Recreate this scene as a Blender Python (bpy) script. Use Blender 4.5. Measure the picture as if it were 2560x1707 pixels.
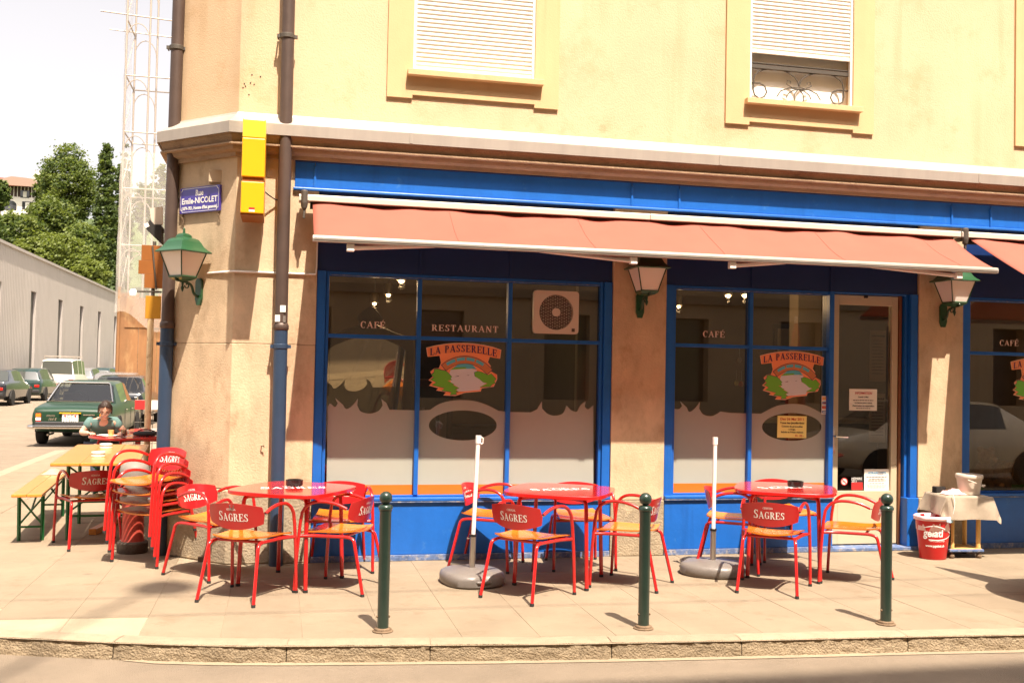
import bpy, bmesh, math, random
from mathutils import Vector, Matrix
from mathutils.geometry import tessellate_polygon
random.seed(7)
for o in list(bpy.data.objects): bpy.data.objects.remove(o)
scene = bpy.context.scene
COL = scene.collection
R = math.radians
PI = math.pi

# ------------------------------------------------------------ camera
FPX, CXP, CYP = 2558.0, 1280.0, 853.5          # focal length and centre in photo pixels
YAW, PITCH, ROLL, EYE = R(12.77), R(1.65), R(1.155), 1.65
fw = Vector((math.sin(YAW)*math.cos(PITCH), math.cos(YAW)*math.cos(PITCH), math.sin(PITCH)))
rt = fw.cross(Vector((0, 0, 1))).normalized(); up = rt.cross(fw)
c_, s_ = math.cos(ROLL), math.sin(ROLL)
rt, up = rt*c_+up*s_, up*c_-rt*s_
camd = bpy.data.cameras.new('camera'); cam = bpy.data.objects.new('camera', camd); COL.objects.link(cam)
camd.sensor_width = 36; camd.lens = FPX/2560*36; camd.clip_end = 2000; camd.clip_start = .05
cam.matrix_world = Matrix(((rt.x, up.x, -fw.x, 0), (rt.y, up.y, -fw.y, 0), (rt.z, up.z, -fw.z, EYE), (0, 0, 0, 1)))
scene.camera = cam

# ------------------------------------------------------------ sky, sun, exposure
SUN_TO = Vector((.089, -.445, .891)).normalized()   # towards the sun: behind the camera, high
w = bpy.data.worlds.new('World'); scene.world = w; w.use_nodes = True
nt = w.node_tree; bg = nt.nodes['Background']
sky = nt.nodes.new('ShaderNodeTexSky'); sky.sky_type = 'NISHITA'; sky.sun_disc = False
sky.sun_elevation = math.asin(SUN_TO.z); sky.sun_rotation = math.atan2(SUN_TO.x, SUN_TO.y)
sky.altitude = 400; sky.air_density = 1.0; sky.dust_density = 6.0; sky.ozone_density = .6
hs = nt.nodes.new('ShaderNodeHueSaturation'); hs.inputs['Saturation'].default_value = .22      # milky summer haze
nt.links.new(sky.outputs[0], hs.inputs['Color']); nt.links.new(hs.outputs[0], bg.inputs[0]); bg.inputs[1].default_value = .136
sd = bpy.data.lights.new('sun', 'SUN'); sd.energy = 5.0; sd.angle = R(.53); sd.color = (1, .93, .80)
so = bpy.data.objects.new('sun', sd); COL.objects.link(so); so.location = (0, 0, 30)
so.rotation_euler = (-SUN_TO).to_track_quat('-Z', 'Y').to_euler()
vs = scene.view_settings; vs.view_transform = 'Standard'; vs.look = 'None'; vs.exposure = 1.15; vs.gamma = 1
vs.use_white_balance = True; vs.white_balance_temperature = 7000; vs.white_balance_tint = 15
scene.render.engine = 'CYCLES'
scene.cycles.max_bounces = 8; scene.cycles.transparent_max_bounces = 24
scene.cycles.caustics_reflective = False; scene.cycles.caustics_refractive = False

# ------------------------------------------------------------ pixel -> place
def ray(x, y): return rt*((x-CXP)/FPX) + up*(-(y-CYP)/FPX) + fw
def atY(x, y, Y):
    d = ray(x, y); t = Y/d.y; return Vector((0, 0, EYE)) + d*t
def gnd(x, y, z=0.):
    d = ray(x, y); t = (z-EYE)/d.z; return Vector((0, 0, EYE)) + d*t
def z7(x, y): return 780+x/2.6128, 640+y/2.6128      # coordinates read off enlarged crops of the photo
def z9(x, y): return 1640+x/2.8, 680+y/2.8
def zd(x, y): return 380+x/3.267, 400+y/3.267
def z2(x, y): return x/3.267, 780+y/3.267
YF = 8.85                                            # street front of the cafe

# ------------------------------------------------------------ materials
MATS = {}
def nodes_of(name):
    m = bpy.data.materials.new(name); m.use_nodes = True
    return m, m.node_tree, m.node_tree.nodes['Principled BSDF']
def M(name, col, rough=.6, metal=0., var=0., scale=4., bump=0., bscale=60., coat=0., spec=.5, stretch=None, rnd=0., dirt=None, dscale=2., alpha=1., trans=0., emit=None, estr=0., spots=None, streak=None):
    """colour with blotchy variation, optional dirt colour, fine bump, per-object variation"""
    m, t, b = nodes_of(name); N, Lk = t.nodes, t.links
    b.inputs['Roughness'].default_value = rough; b.inputs['Metallic'].default_value = metal
    b.inputs['Coat Weight'].default_value = coat; b.inputs['Coat Roughness'].default_value = .08
    b.inputs['Specular IOR Level'].default_value = spec
    c = (*col, 1)
    b.inputs['Base Color'].default_value = c
    tc = N.new('ShaderNodeTexCoord'); co = tc.outputs['Object']
    if stretch:
        mp = N.new('ShaderNodeMapping'); mp.inputs['Scale'].default_value = stretch; Lk.new(co, mp.inputs[0]); co = mp.outputs[0]
    out = None
    if var:
        n = N.new('ShaderNodeTexNoise'); n.inputs['Scale'].default_value = scale; n.inputs['Detail'].default_value = 6; n.inputs['Roughness'].default_value = .65
        Lk.new(co, n.inputs['Vector'])
        mr = N.new('ShaderNodeMapRange'); mr.inputs['From Min'].default_value = .3; mr.inputs['From Max'].default_value = .7
        mr.inputs['To Min'].default_value = 1-var; mr.inputs['To Max'].default_value = 1+var*.6
        Lk.new(n.outputs[0], mr.inputs[0])
        mx = N.new('ShaderNodeMix'); mx.data_type = 'RGBA'; mx.blend_type = 'MULTIPLY'; mx.inputs[0].default_value = 1
        mx.inputs[6].default_value = c; Lk.new(mr.outputs[0], mx.inputs[7]); out = mx.outputs[2]
    if dirt:
        n2 = N.new('ShaderNodeTexNoise'); n2.inputs['Scale'].default_value = dscale; n2.inputs['Detail'].default_value = 8; n2.inputs['Roughness'].default_value = .7
        Lk.new(co, n2.inputs['Vector'])
        r2 = N.new('ShaderNodeMapRange'); r2.inputs['From Min'].default_value = dirt[1]; r2.inputs['From Max'].default_value = dirt[1]+.16
        r2.inputs['To Max'].default_value = dirt[2]; Lk.new(n2.outputs[0], r2.inputs[0])
        mx = N.new('ShaderNodeMix'); mx.data_type = 'RGBA'; Lk.new(r2.outputs[0], mx.inputs[0])
        if out: Lk.new(out, mx.inputs[6])
        else: mx.inputs[6].default_value = c
        mx.inputs[7].default_value = (*dirt[0], 1); out = mx.outputs[2]
    if streak:      # rain streaks: (colour, threshold, amount, scale)
        mp = N.new('ShaderNodeMapping'); mp.inputs['Scale'].default_value = (1, 1, .07); Lk.new(tc.outputs['Object'], mp.inputs[0])
        n3 = N.new('ShaderNodeTexNoise'); n3.inputs['Scale'].default_value = streak[3]; n3.inputs['Detail'].default_value = 5; Lk.new(mp.outputs[0], n3.inputs['Vector'])
        n4 = N.new('ShaderNodeTexNoise'); n4.inputs['Scale'].default_value = .9; Lk.new(tc.outputs['Object'], n4.inputs['Vector'])
        mu = N.new('ShaderNodeMath'); mu.operation = 'MULTIPLY'; r3 = N.new('ShaderNodeMapRange'); r3.inputs['From Min'].default_value = streak[1]; r3.inputs['From Max'].default_value = streak[1]+.2; r3.inputs['To Max'].default_value = streak[2]
        Lk.new(n3.outputs[0], r3.inputs[0]); r4 = N.new('ShaderNodeMapRange'); r4.inputs['From Min'].default_value = .42; r4.inputs['From Max'].default_value = .62; Lk.new(n4.outputs[0], r4.inputs[0])
        Lk.new(r3.outputs[0], mu.inputs[0]); Lk.new(r4.outputs[0], mu.inputs[1])
        mx = N.new('ShaderNodeMix'); mx.data_type = 'RGBA'; Lk.new(mu.outputs[0], mx.inputs[0])
        if out: Lk.new(out, mx.inputs[6])
        else: mx.inputs[6].default_value = c
        mx.inputs[7].default_value = (*streak[0], 1); out = mx.outputs[2]
    if spots:       # small round stains: (colour, scale, radius, amount)
        vo_ = N.new('ShaderNodeTexVoronoi'); vo_.inputs['Scale'].default_value = spots[1]; Lk.new(tc.outputs['Object'], vo_.inputs['Vector'])
        nn_ = N.new('ShaderNodeTexNoise'); nn_.inputs['Scale'].default_value = spots[1]*.35; Lk.new(tc.outputs['Object'], nn_.inputs['Vector'])
        sb_ = N.new('ShaderNodeMath'); sb_.operation = 'MULTIPLY_ADD'; sb_.inputs[1].default_value = spots[2]*2.4; sb_.inputs[2].default_value = -spots[2]*1.0; Lk.new(nn_.outputs[0], sb_.inputs[0])
        lt = N.new('ShaderNodeMath'); lt.operation = 'SUBTRACT'; Lk.new(sb_.outputs[0], lt.inputs[0]); Lk.new(vo_.outputs['Distance'], lt.inputs[1])
        rr = N.new('ShaderNodeMapRange'); rr.inputs['From Max'].default_value = spots[2]*.4; rr.inputs['To Max'].default_value = spots[3]; Lk.new(lt.outputs[0], rr.inputs[0])
        mx = N.new('ShaderNodeMix'); mx.data_type = 'RGBA'; Lk.new(rr.outputs[0], mx.inputs[0])
        if out: Lk.new(out, mx.inputs[6])
        else: mx.inputs[6].default_value = c
        mx.inputs[7].default_value = (*spots[0], 1); out = mx.outputs[2]
    if rnd:
        oi = N.new('ShaderNodeObjectInfo'); mr = N.new('ShaderNodeMapRange'); mr.inputs['To Min'].default_value = 1-rnd; mr.inputs['To Max'].default_value = 1+rnd*.5
        Lk.new(oi.outputs['Random'], mr.inputs[0])
        mx = N.new('ShaderNodeMix'); mx.data_type = 'RGBA'; mx.blend_type = 'MULTIPLY'; mx.inputs[0].default_value = 1
        if out: Lk.new(out, mx.inputs[6])
        else: mx.inputs[6].default_value = c
        Lk.new(mr.outputs[0], mx.inputs[7]); out = mx.outputs[2]
    if out: Lk.new(out, b.inputs['Base Color'])
    if bump:
        n = N.new('ShaderNodeTexNoise'); n.inputs['Scale'].default_value = bscale; n.inputs['Detail'].default_value = 5
        Lk.new(tc.outputs['Object'], n.inputs['Vector'])
        bp = N.new('ShaderNodeBump'); bp.inputs['Strength'].default_value = bump; bp.inputs['Distance'].default_value = .02
        Lk.new(n.outputs[0], bp.inputs['Height']); Lk.new(bp.outputs[0], b.inputs['Normal'])
    if trans: b.inputs['Transmission Weight'].default_value = trans
    if emit: b.inputs['Emission Color'].default_value = (*emit, 1); b.inputs['Emission Strength'].default_value = estr
    if alpha < 1: b.inputs['Alpha'].default_value = alpha
    MATS[name] = m
    return m
def glassmat(name, tint, base=.05, rough=0.):
    m, t, b = nodes_of(name); N, Lk = t.nodes, t.links; N.remove(b)
    o = N['Material Output']; tr = N.new('ShaderNodeBsdfTransparent'); tr.inputs[0].default_value = (*tint, 1)
    gl = N.new('ShaderNodeBsdfGlossy'); gl.inputs['Roughness'].default_value = rough
    fr = N.new('ShaderNodeFresnel'); fr.inputs[0].default_value = 1.52
    mr = N.new('ShaderNodeMapRange'); mr.inputs['To Min'].default_value = base; mr.inputs['To Max'].default_value = 1
    Lk.new(fr.outputs[0], mr.inputs[0])
    mx = N.new('ShaderNodeMixShader'); Lk.new(mr.outputs[0], mx.inputs[0]); Lk.new(tr.outputs[0], mx.inputs[1]); Lk.new(gl.outputs[0], mx.inputs[2])
    Lk.new(mx.outputs[0], o.inputs[0]); MATS[name] = m; return m
def translucent(name, col, tcol, mixf=.4, rough=.8, open_=0.):
    m, t, b = nodes_of(name); N, Lk = t.nodes, t.links
    o = N['Material Output']; b.inputs['Base Color'].default_value = (*col, 1); b.inputs['Roughness'].default_value = rough
    n = N.new('ShaderNodeTexNoise'); n.inputs['Scale'].default_value = 3; n.inputs['Detail'].default_value = 6
    tc = N.new('ShaderNodeTexCoord'); Lk.new(tc.outputs['Object'], n.inputs['Vector'])
    mr = N.new('ShaderNodeMapRange'); mr.inputs['To Min'].default_value = .85; mr.inputs['To Max'].default_value = 1.12; Lk.new(n.outputs[0], mr.inputs[0])
    mc = N.new('ShaderNodeMix'); mc.data_type = 'RGBA'; mc.blend_type = 'MULTIPLY'; mc.inputs[0].default_value = 1
    mc.inputs[6].default_value = (*col, 1); Lk.new(mr.outputs[0], mc.inputs[7]); Lk.new(mc.outputs[2], b.inputs['Base Color'])
    tl = N.new('ShaderNodeBsdfTranslucent'); tl.inputs[0].default_value = (*tcol, 1)
    mx = N.new('ShaderNodeMixShader'); mx.inputs[0].default_value = mixf; Lk.new(b.outputs[0], mx.inputs[1]); Lk.new(tl.outputs[0], mx.inputs[2])
    last = mx
    if open_:
        tr = N.new('ShaderNodeBsdfTransparent'); m2 = N.new('ShaderNodeMixShader'); m2.inputs[0].default_value = open_
        Lk.new(mx.outputs[0], m2.inputs[1]); Lk.new(tr.outputs[0], m2.inputs[2]); last = m2
    Lk.new(last.outputs[0], o.inputs[0]); MATS[name] = m; return m

M('yellow_wall', (.655, .47, .295), .9, var=.10, scale=1.0, bump=.18, bscale=90, dirt=((.50, .30, .15), .52, .45), dscale=2.2, streak=((.46, .29, .15), .52, .5, 5), spots=((.45, .27, .14), 3.5, .22, .45))
M('surround', (.64, .44, .235), .85, var=.06, scale=2, bump=.08, bscale=90, streak=((.45, .28, .14), .52, .4, 9))
M('stone', (.60, .45, .295), .9, var=.20, scale=5, bump=.2, bscale=70, stretch=(1, 1, .6), dirt=((.33, .21, .12), .52, .6), dscale=3.4, streak=((.26, .165, .10), .55, .6, 3.2), spots=((.28, .18, .10), 11, .10, .6))
M('cornice_stone', (.40, .27, .17), .9, var=.3, scale=4, bump=.4, bscale=60, stretch=(.5, 1, 1), dirt=((.14, .085, .055), .5, .7), dscale=4)
M('plinth', (.36, .29, .20), .95, var=.25, scale=5, bump=.5, bscale=60, dirt=((.62, .50, .33), .56, .9), dscale=6)
M('zinc', (.40, .355, .31), .5, .2, var=.10, scale=2, stretch=(4, 4, .6))
M('blue', (.006, .122, .49), .38, var=.14, scale=3, bump=.06, bscale=30, dirt=((.07, .22, .50), .62, .6), dscale=9, streak=((.004, .07, .30), .52, .5, 14))
M('blue_worn', (.10, .16, .32), .8, var=.35, scale=20, dirt=((.42, .38, .33), .5, .8), dscale=18, bump=.3)
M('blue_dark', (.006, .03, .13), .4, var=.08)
M('orange_film', (.60, .165, .02), .4, var=.05)
M('frost', (.415, .42, .365), .75, var=.03, alpha=.88)
glassmat('glass', (.82, .79, .72), .075)
glassmat('glass_door', (.8, .78, .72), .09)
M('door_paint', (.56, .47, .32), .4, var=.04)
M('wood_jamb', (.20, .075, .03), .5, var=.2, stretch=(8, 8, 1))
M('brown_pipe', (.098, .066, .054), .5, .3, var=.15, scale=6, dirt=((.26, .2, .16), .68, .5), dscale=25)
M('blue_pipe', (.028, .055, .105), .45, .1, var=.12, scale=5, dirt=((.3, .3, .3), .72, .5), dscale=20)
M('sign_yellow', (.90, .40, .012), .35, var=.02)
M('sign_yellow_light', (.92, .62, .05), .3)
M('sign_orange', (.26, .082, .008), .6, var=.1)
M('enamel', (.055, .035, .30), .25, coat=.4)
M('white', (.82, .79, .74), .45)
M('white_print', (.86, .85, .82), .5)
M('lamp_green', (.014, .078, .030), .32, coat=.35, var=.1)
M('lamp_dark', (.012, .05, .018), .4, var=.15)
M('opal', (.86, .79, .72), .35, spec=.4)
M('red', (.52, .014, .014), .26, coat=.4, var=.06, scale=8, rnd=.10, dirt=((.60, .12, .10), .66, .35), dscale=28)
M('red_plate', (.50, .013, .016), .3, coat=.25, var=.05, rnd=.12, dirt=((.56, .10, .09), .64, .3), dscale=18)
M('table_red', (.52, .016, .014), .16, coat=.6, var=.03)
M('rubber', (.02, .018, .018), .7)
M('seat_wood', (.62, .175, .018), .22, var=.16, scale=5, stretch=(14, 1.5, 3), coat=.45)
M('bench_wood', (.60, .235, .04), .28, var=.14, scale=5, stretch=(12, 1, 3), coat=.35)
M('bench_green', (.008, .12, .035), .4)
M('black', (.010, .009, .009), .25, coat=.3)
M('black_matt', (.018, .016, .015), .8)
M('chrome', (.75, .72, .68), .16, 1.)
M('steel', (.55, .53, .50), .3, 1., var=.05)
M('bollard_green', (.015, .034, .025), .3, coat=.35, var=.15, scale=6, dirt=((.14, .15, .12), .68, .5), dscale=30)
M('rust', (.19, .125, .075), .85, .2, var=.4, scale=14, bump=.4, bscale=90)
M('plastic_grey', (.17, .15, .135), .42, var=.14, scale=8, dirt=((.33, .29, .25), .60, .5), dscale=7, bump=.1)
M('asphalt', (.255, .203, .152), .95, var=.16, scale=1.6, bump=.8, bscale=160, dirt=((.34, .27, .20), .6, .5), dscale=55, spec=.2, spots=((.14, .11, .08), 1.6, .30, .5))
M('concrete', (.25, .197, .138), .92, var=.13, scale=2.0, bump=.22, bscale=120, rnd=.05, dirt=((.185, .135, .088), .54, .65), dscale=3.5, spec=.25, spots=((.14, .108, .08), 3.2, .30, .6))
M('concrete_light', (.36, .285, .20), .92, var=.10, scale=3, bump=.3, bscale=120, rnd=.05, spec=.25, spots=((.2, .15, .1), 3.2, .25, .5))
M('mortar', (.30, .235, .165), .95, var=.15, scale=6, bump=.3)
M('gutter', (.295, .228, .155), .9, var=.15, scale=3, bump=.3)
M('kerb_top', (.325, .258, .182), .9, var=.15, scale=9, bump=.4, bscale=120, rnd=.1, spec=.25, spots=((.2, .15, .1), 4, .08, .6))
M('kerb_face', (.31, .24, .16), .95, var=.28, scale=24, bump=.9, bscale=80, rnd=.12, spec=.2, dirt=((.16, .115, .07), .55, .6), dscale=7)
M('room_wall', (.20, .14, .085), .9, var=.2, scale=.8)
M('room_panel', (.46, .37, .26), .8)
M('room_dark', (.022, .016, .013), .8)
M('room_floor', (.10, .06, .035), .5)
M('dark_wood', (.05, .022, .012), .45, var=.3, scale=6)
M('mirror', (.85, .83, .8), .02, 1.)
M('bulb', (1, .9, .7), .3, emit=(1, .72, .38), estr=9.)
M('paper', (.90, .87, .80), .8)
M('paper_yellow', (.85, .74, .25), .8)
M('ink', (.03, .025, .03), .8)
M('ink_red', (.55, .02, .02), .7)
M('ink_blue', (.10, .35, .60), .7)
M('ink_navy', (.03, .02, .10), .6)
M('logo_orange', (.95, .32, .14), .55)
M('logo_pink', (.95, .58, .40), .55)
M('logo_green', (.16, .52, .05), .55)
M('logo_water', (.66, .70, .78), .55)
M('logo_brown', (.58, .22, .09), .55)
M('logo_sky', (.10, .50, .64), .55)
M('logo_line', (.05, .02, .02), .6)
M('letter_pink', (.95, .70, .60), .6)
M('cloth', (.38, .31, .235), .95, var=.08, scale=30, bump=.4, bscale=180)
M('cloth_pink', (.85, .50, .47), .9, var=.1, scale=20)
M('bag_pink', (.85, .55, .57), .45)
M('bag_blue', (.40, .62, .72), .45)
M('bin_red', (.58, .014, .016), .35, var=.03)
M('pine', (.74, .46, .16), .5, var=.1, stretch=(6, 6, 1))
M('bucket_white', (.64, .56, .47), .35)
M('basket', (.55, .30, .12), .85, var=.5, scale=40, bump=1., bscale=60)
M('bear', (.55, .29, .12), .95, var=.4, scale=30, bump=1., bscale=90)
M('parasol_red', (.30, .01, .012), .8)
M('hydrant_red', (.42, .05, .03), .6, var=.3, scale=10, dirt=((.14, .05, .03), .55, .8), dscale=9)
M('hydrant_grey', (.22, .19, .165), .6, var=.15)
M('dark_stone', (.11, .085, .065), .95, var=.3, scale=12, bump=.5)
M('shutter', (.84, .80, .70), .5, var=.07, scale=2, dirt=((.7, .55, .35), .6, .25), dscale=2)
M('iron', (.10, .085, .07), .6, .4)
M('curtain', (.88, .86, .82), .9)
M('tyre', (.015, .014, .013), .85)
M('car_glass', (.05, .055, .05), .06, spec=.8, coat=.3)
M('car_glass_light', (.075, .08, .068), .08, spec=.8, coat=.3)
M('skin', (.62, .37, .27), .5, spec=.35)
M('tee', (.10, .19, .18), .9, var=.06, scale=15)
M('hair', (.035, .018, .012), .6, var=.3, scale=40)
M('denim', (.05, .06, .09), .9)
M('metal_clad', (.42, .385, .355), .6, .1, var=.05, scale=.6, streak=((.3, .27, .24), .5, .4, 1.5))
M('metal_clad_lit', (.44, .39, .34), .5, .3)
M('slot_dark', (.035, .03, .028), .4)
M('plywood', (.26, .12, .045), .7, var=.35, scale=1.5, stretch=(1, 1, .3), dirt=((.42, .25, .11), .55, .7), dscale=2)
M('tube', (.42, .36, .30), .5, .5)
translucent('net', (.80, .75, .68), (.7, .66, .6), .4, open_=.68)
translucent('awning', (.345, .088, .058), (.22, .04, .02), .07)
translucent('leaf_a', (.105, .140, .022), (.16, .22, .03), .42, rough=.6)
translucent('leaf_b', (.062, .098, .022), (.10, .15, .025), .42, rough=.6)
translucent('leaf_c', (.135, .17, .026), (.20, .25, .03), .42, rough=.6)
M('bark', (.10, .07, .05), .9)
M('hill', (.06, .09, .025), .95, var=.4, scale=.3)
M('house_white', (.80, .74, .66), .85)
M('roof_tile', (.30, .085, .04), .85, var=.2, scale=3)
M('roof_brown', (.15, .095, .065), .85)
M('timber', (.07, .04, .03), .8)
M('pane_dark', (.05, .05, .055), .12, spec=.8)
M('opp_stone', (.42, .31, .20), .9, var=.15, scale=.6)
M('opp_band', (.24, .18, .12), .9)
M('rail_white', (.60, .54, .46), .45)
glassmat('car_clear', (.60, .63, .57), .10)
# ------------------------------------------------------------ mesh helpers
def V(*a): return Vector(a)
class MB:
    def __init__(s): s.v = []; s.f = []; s.m = []
    def add(s, vs_, fs, m=0):
        b = len(s.v); s.v += [tuple(p) for p in vs_]; s.f += [tuple(i+b for i in f) for f in fs]; s.m += [m]*len(fs); return s
    def box(s, x0, x1, y0, y1, z0, z1, m=0):
        return s.add([(x, y, z) for z in (z0, z1) for y in (y0, y1) for x in (x0, x1)],
                     [(0, 2, 3, 1), (4, 5, 7, 6), (0, 1, 5, 4), (2, 6, 7, 3), (0, 4, 6, 2), (1, 3, 7, 5)], m)
    def obox(s, c, a, b, h, m=0):
        """box at centre c with half-axis vectors a, b, h"""
        c = Vector(c); a = Vector(a); b = Vector(b); h = Vector(h)
        return s.add([c+a*i+b*j+h*k for k in (-1, 1) for j in (-1, 1) for i in (-1, 1)],
                     [(0, 2, 3, 1), (4, 5, 7, 6), (0, 1, 5, 4), (2, 6, 7, 3), (0, 4, 6, 2), (1, 3, 7, 5)], m)
    def tube(s, pts, r, n=8, m=0, closed=False, r2=None, caps=True):
        pts = [Vector(p) for p in pts]; N = len(pts); vs_ = []; up_ = None
        for i, p in enumerate(pts):
            if closed: t = pts[(i+1) % N]-pts[i-1]
            else: t = pts[min(i+1, N-1)]-pts[max(i-1, 0)]
            t.normalize()
            if up_ is None:
                up_ = Vector((0, 0, 1)) if abs(t.z) < .9 else Vector((1, 0, 0))
            up_ = (up_-t*up_.dot(t)).normalized(); sd_ = t.cross(up_)
            rr = r if r2 is None else r+(r2-r)*i/(N-1)
            if isinstance(r, (list, tuple)): rr = r[i]
            vs_ += [p+(up_*math.cos(2*PI*k/n)+sd_*math.sin(2*PI*k/n))*rr for k in range(n)]
        fs = []
        for i in range(N if closed else N-1):
            j = (i+1) % N
            fs += [(i*n+k, i*n+(k+1) % n, j*n+(k+1) % n, j*n+k) for k in range(n)]
        if not closed and caps: fs += [tuple(range(n-1, -1, -1)), tuple((N-1)*n+k for k in range(n))]
        return s.add(vs_, fs, m)
    def cyl(s, p0, p1, r0, r1=None, n=16, m=0): return s.tube([p0, p1], r0, n, m, r2=r1 if r1 is not None else r0)
    def lathe(s, prof, n=24, c=(0, 0, 0), m=0, sx=1, sy=1, fn=None):
        vs_ = []; 
        for r, z in prof:
            for k in range(n):
                a = 2*PI*k/n; q = fn(a, z) if fn else 1
                vs_.append((c[0]+r*q*sx*math.cos(a), c[1]+r*q*sy*math.sin(a), c[2]+z))
        fs = [(i*n+k, i*n+(k+1) % n, (i+1)*n+(k+1) % n, (i+1)*n+k) for i in range(len(prof)-1) for k in range(n)]
        if prof[0][0] > 1e-4: fs.append(tuple(range(n-1, -1, -1)))
        if prof[-1][0] > 1e-4: fs.append(tuple((len(prof)-1)*n+k for k in range(n)))
        return s.add(vs_, fs, m)
    def grid(s, fn, nu, nv, m=0):
        vs_ = [fn(i/nu, j/nv) for j in range(nv+1) for i in range(nu+1)]
        w_ = nu+1
        return s.add(vs_, [(j*w_+i, j*w_+i+1, (j+1)*w_+i+1, (j+1)*w_+i) for j in range(nv) for i in range(nu)], m)
    def shell(s, fn, nu, nv, th, m=0):
        """closed thin sheet: fn(u,v) gives the front point, th(u,v) the offset vector of the back"""
        a = [[Vector(fn(i/nu, j/nv)) for i in range(nu+1)] for j in range(nv+1)]
        b = [[a[j][i]+Vector(th(i/nu, j/nv)) for i in range(nu+1)] for j in range(nv+1)]
        w_ = nu+1; K = w_*(nv+1); vs_ = [p for r_ in a for p in r_]+[p for r_ in b for p in r_]; fs = []
        for j in range(nv):
            for i in range(nu):
                q = (j*w_+i, j*w_+i+1, (j+1)*w_+i+1, (j+1)*w_+i); fs += [q, tuple(K+x for x in reversed(q))]
        for i in range(nu):
            fs += [(i+1, i, K+i, K+i+1), (nv*w_+i, nv*w_+i+1, K+nv*w_+i+1, K+nv*w_+i)]
        for j in range(nv):
            fs += [(j*w_, (j+1)*w_, K+(j+1)*w_, K+j*w_), ((j+1)*w_+nu, j*w_+nu, K+j*w_+nu, K+(j+1)*w_+nu)]
        return s.add(vs_, fs, m)
    def poly(s, loops, to3, depth=None, m=0):
        """flat polygon (outer loop + holes, 2D), mapped by to3(x,y); depth vector closes it into a plate"""
        fl = [p for lp in loops for p in lp]
        tr = tessellate_polygon([[Vector((p[0], p[1], 0)) for p in lp] for lp in loops])
        P_ = [Vector(to3(*p)) for p in fl]
        s.add(P_, tr, m)
        if depth is not None:
            d = Vector(depth); s.add([p+d for p in P_], [tuple(reversed(t)) for t in tr], m)
            b = 0
            for lp in loops:
                n = len(lp); q = [P_[b+i] for i in range(n)]
                s.add(q+[p+d for p in q], [(i, (i+1) % n, n+(i+1) % n, n+i) for i in range(n)], m); b += n
        return s
    def build(s, name, mats, parent=None, smooth=None, bevel=0., loc=None):
        me = bpy.data.meshes.new(name); me.from_pydata(s.v, [], s.f)
        if not isinstance(mats, (list, tuple)): mats = [mats]
        for x in mats: me.materials.append(MATS[x])
        if len(mats) > 1: me.polygons.foreach_set('material_index', s.m)
        bm = bmesh.new(); bm.from_mesh(me); bmesh.ops.recalc_face_normals(bm, faces=bm.faces); bm.to_mesh(me); bm.free()
        if smooth is not None:
            me.polygons.foreach_set('use_smooth', [True]*len(me.polygons))
            if smooth < 180: me.set_sharp_from_angle(angle=R(smooth))
        me.update()
        o = bpy.data.objects.new(name, me); COL.objects.link(o)
        if parent: o.parent = parent
        if loc: o.location = loc
        if bevel:
            md = o.modifiers.new('bevel', 'BEVEL'); md.width = bevel; md.segments = 2; md.limit_method = 'ANGLE'; md.angle_limit = R(40)
        return o
def tag(o, label=None, cat=None, group=None, kind=None):
    if label: o['label'] = label
    if cat: o['category'] = cat
    if group: o['group'] = group
    if kind: o['kind'] = kind
    return o
def thing(name, label, cat, loc=(0, 0, 0), rz=0., group=None):
    o = bpy.data.objects.new(name, None); COL.objects.link(o); o.empty_display_size = .1
    o.location = loc; o.rotation_euler = (0, 0, rz); return tag(o, label, cat, group)
def dup(o, parent=None):
    c = o.copy(); COL.objects.link(c); c.parent = parent
    for ch in list(o.children): dup(ch, c)
    return c
def bx(name, mat, parent, x0, x1, y0, y1, z0, z1, bevel=.003):
    return MB().box(x0, x1, y0, y1, z0, z1).build(name, mat, parent, bevel=bevel)

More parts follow.
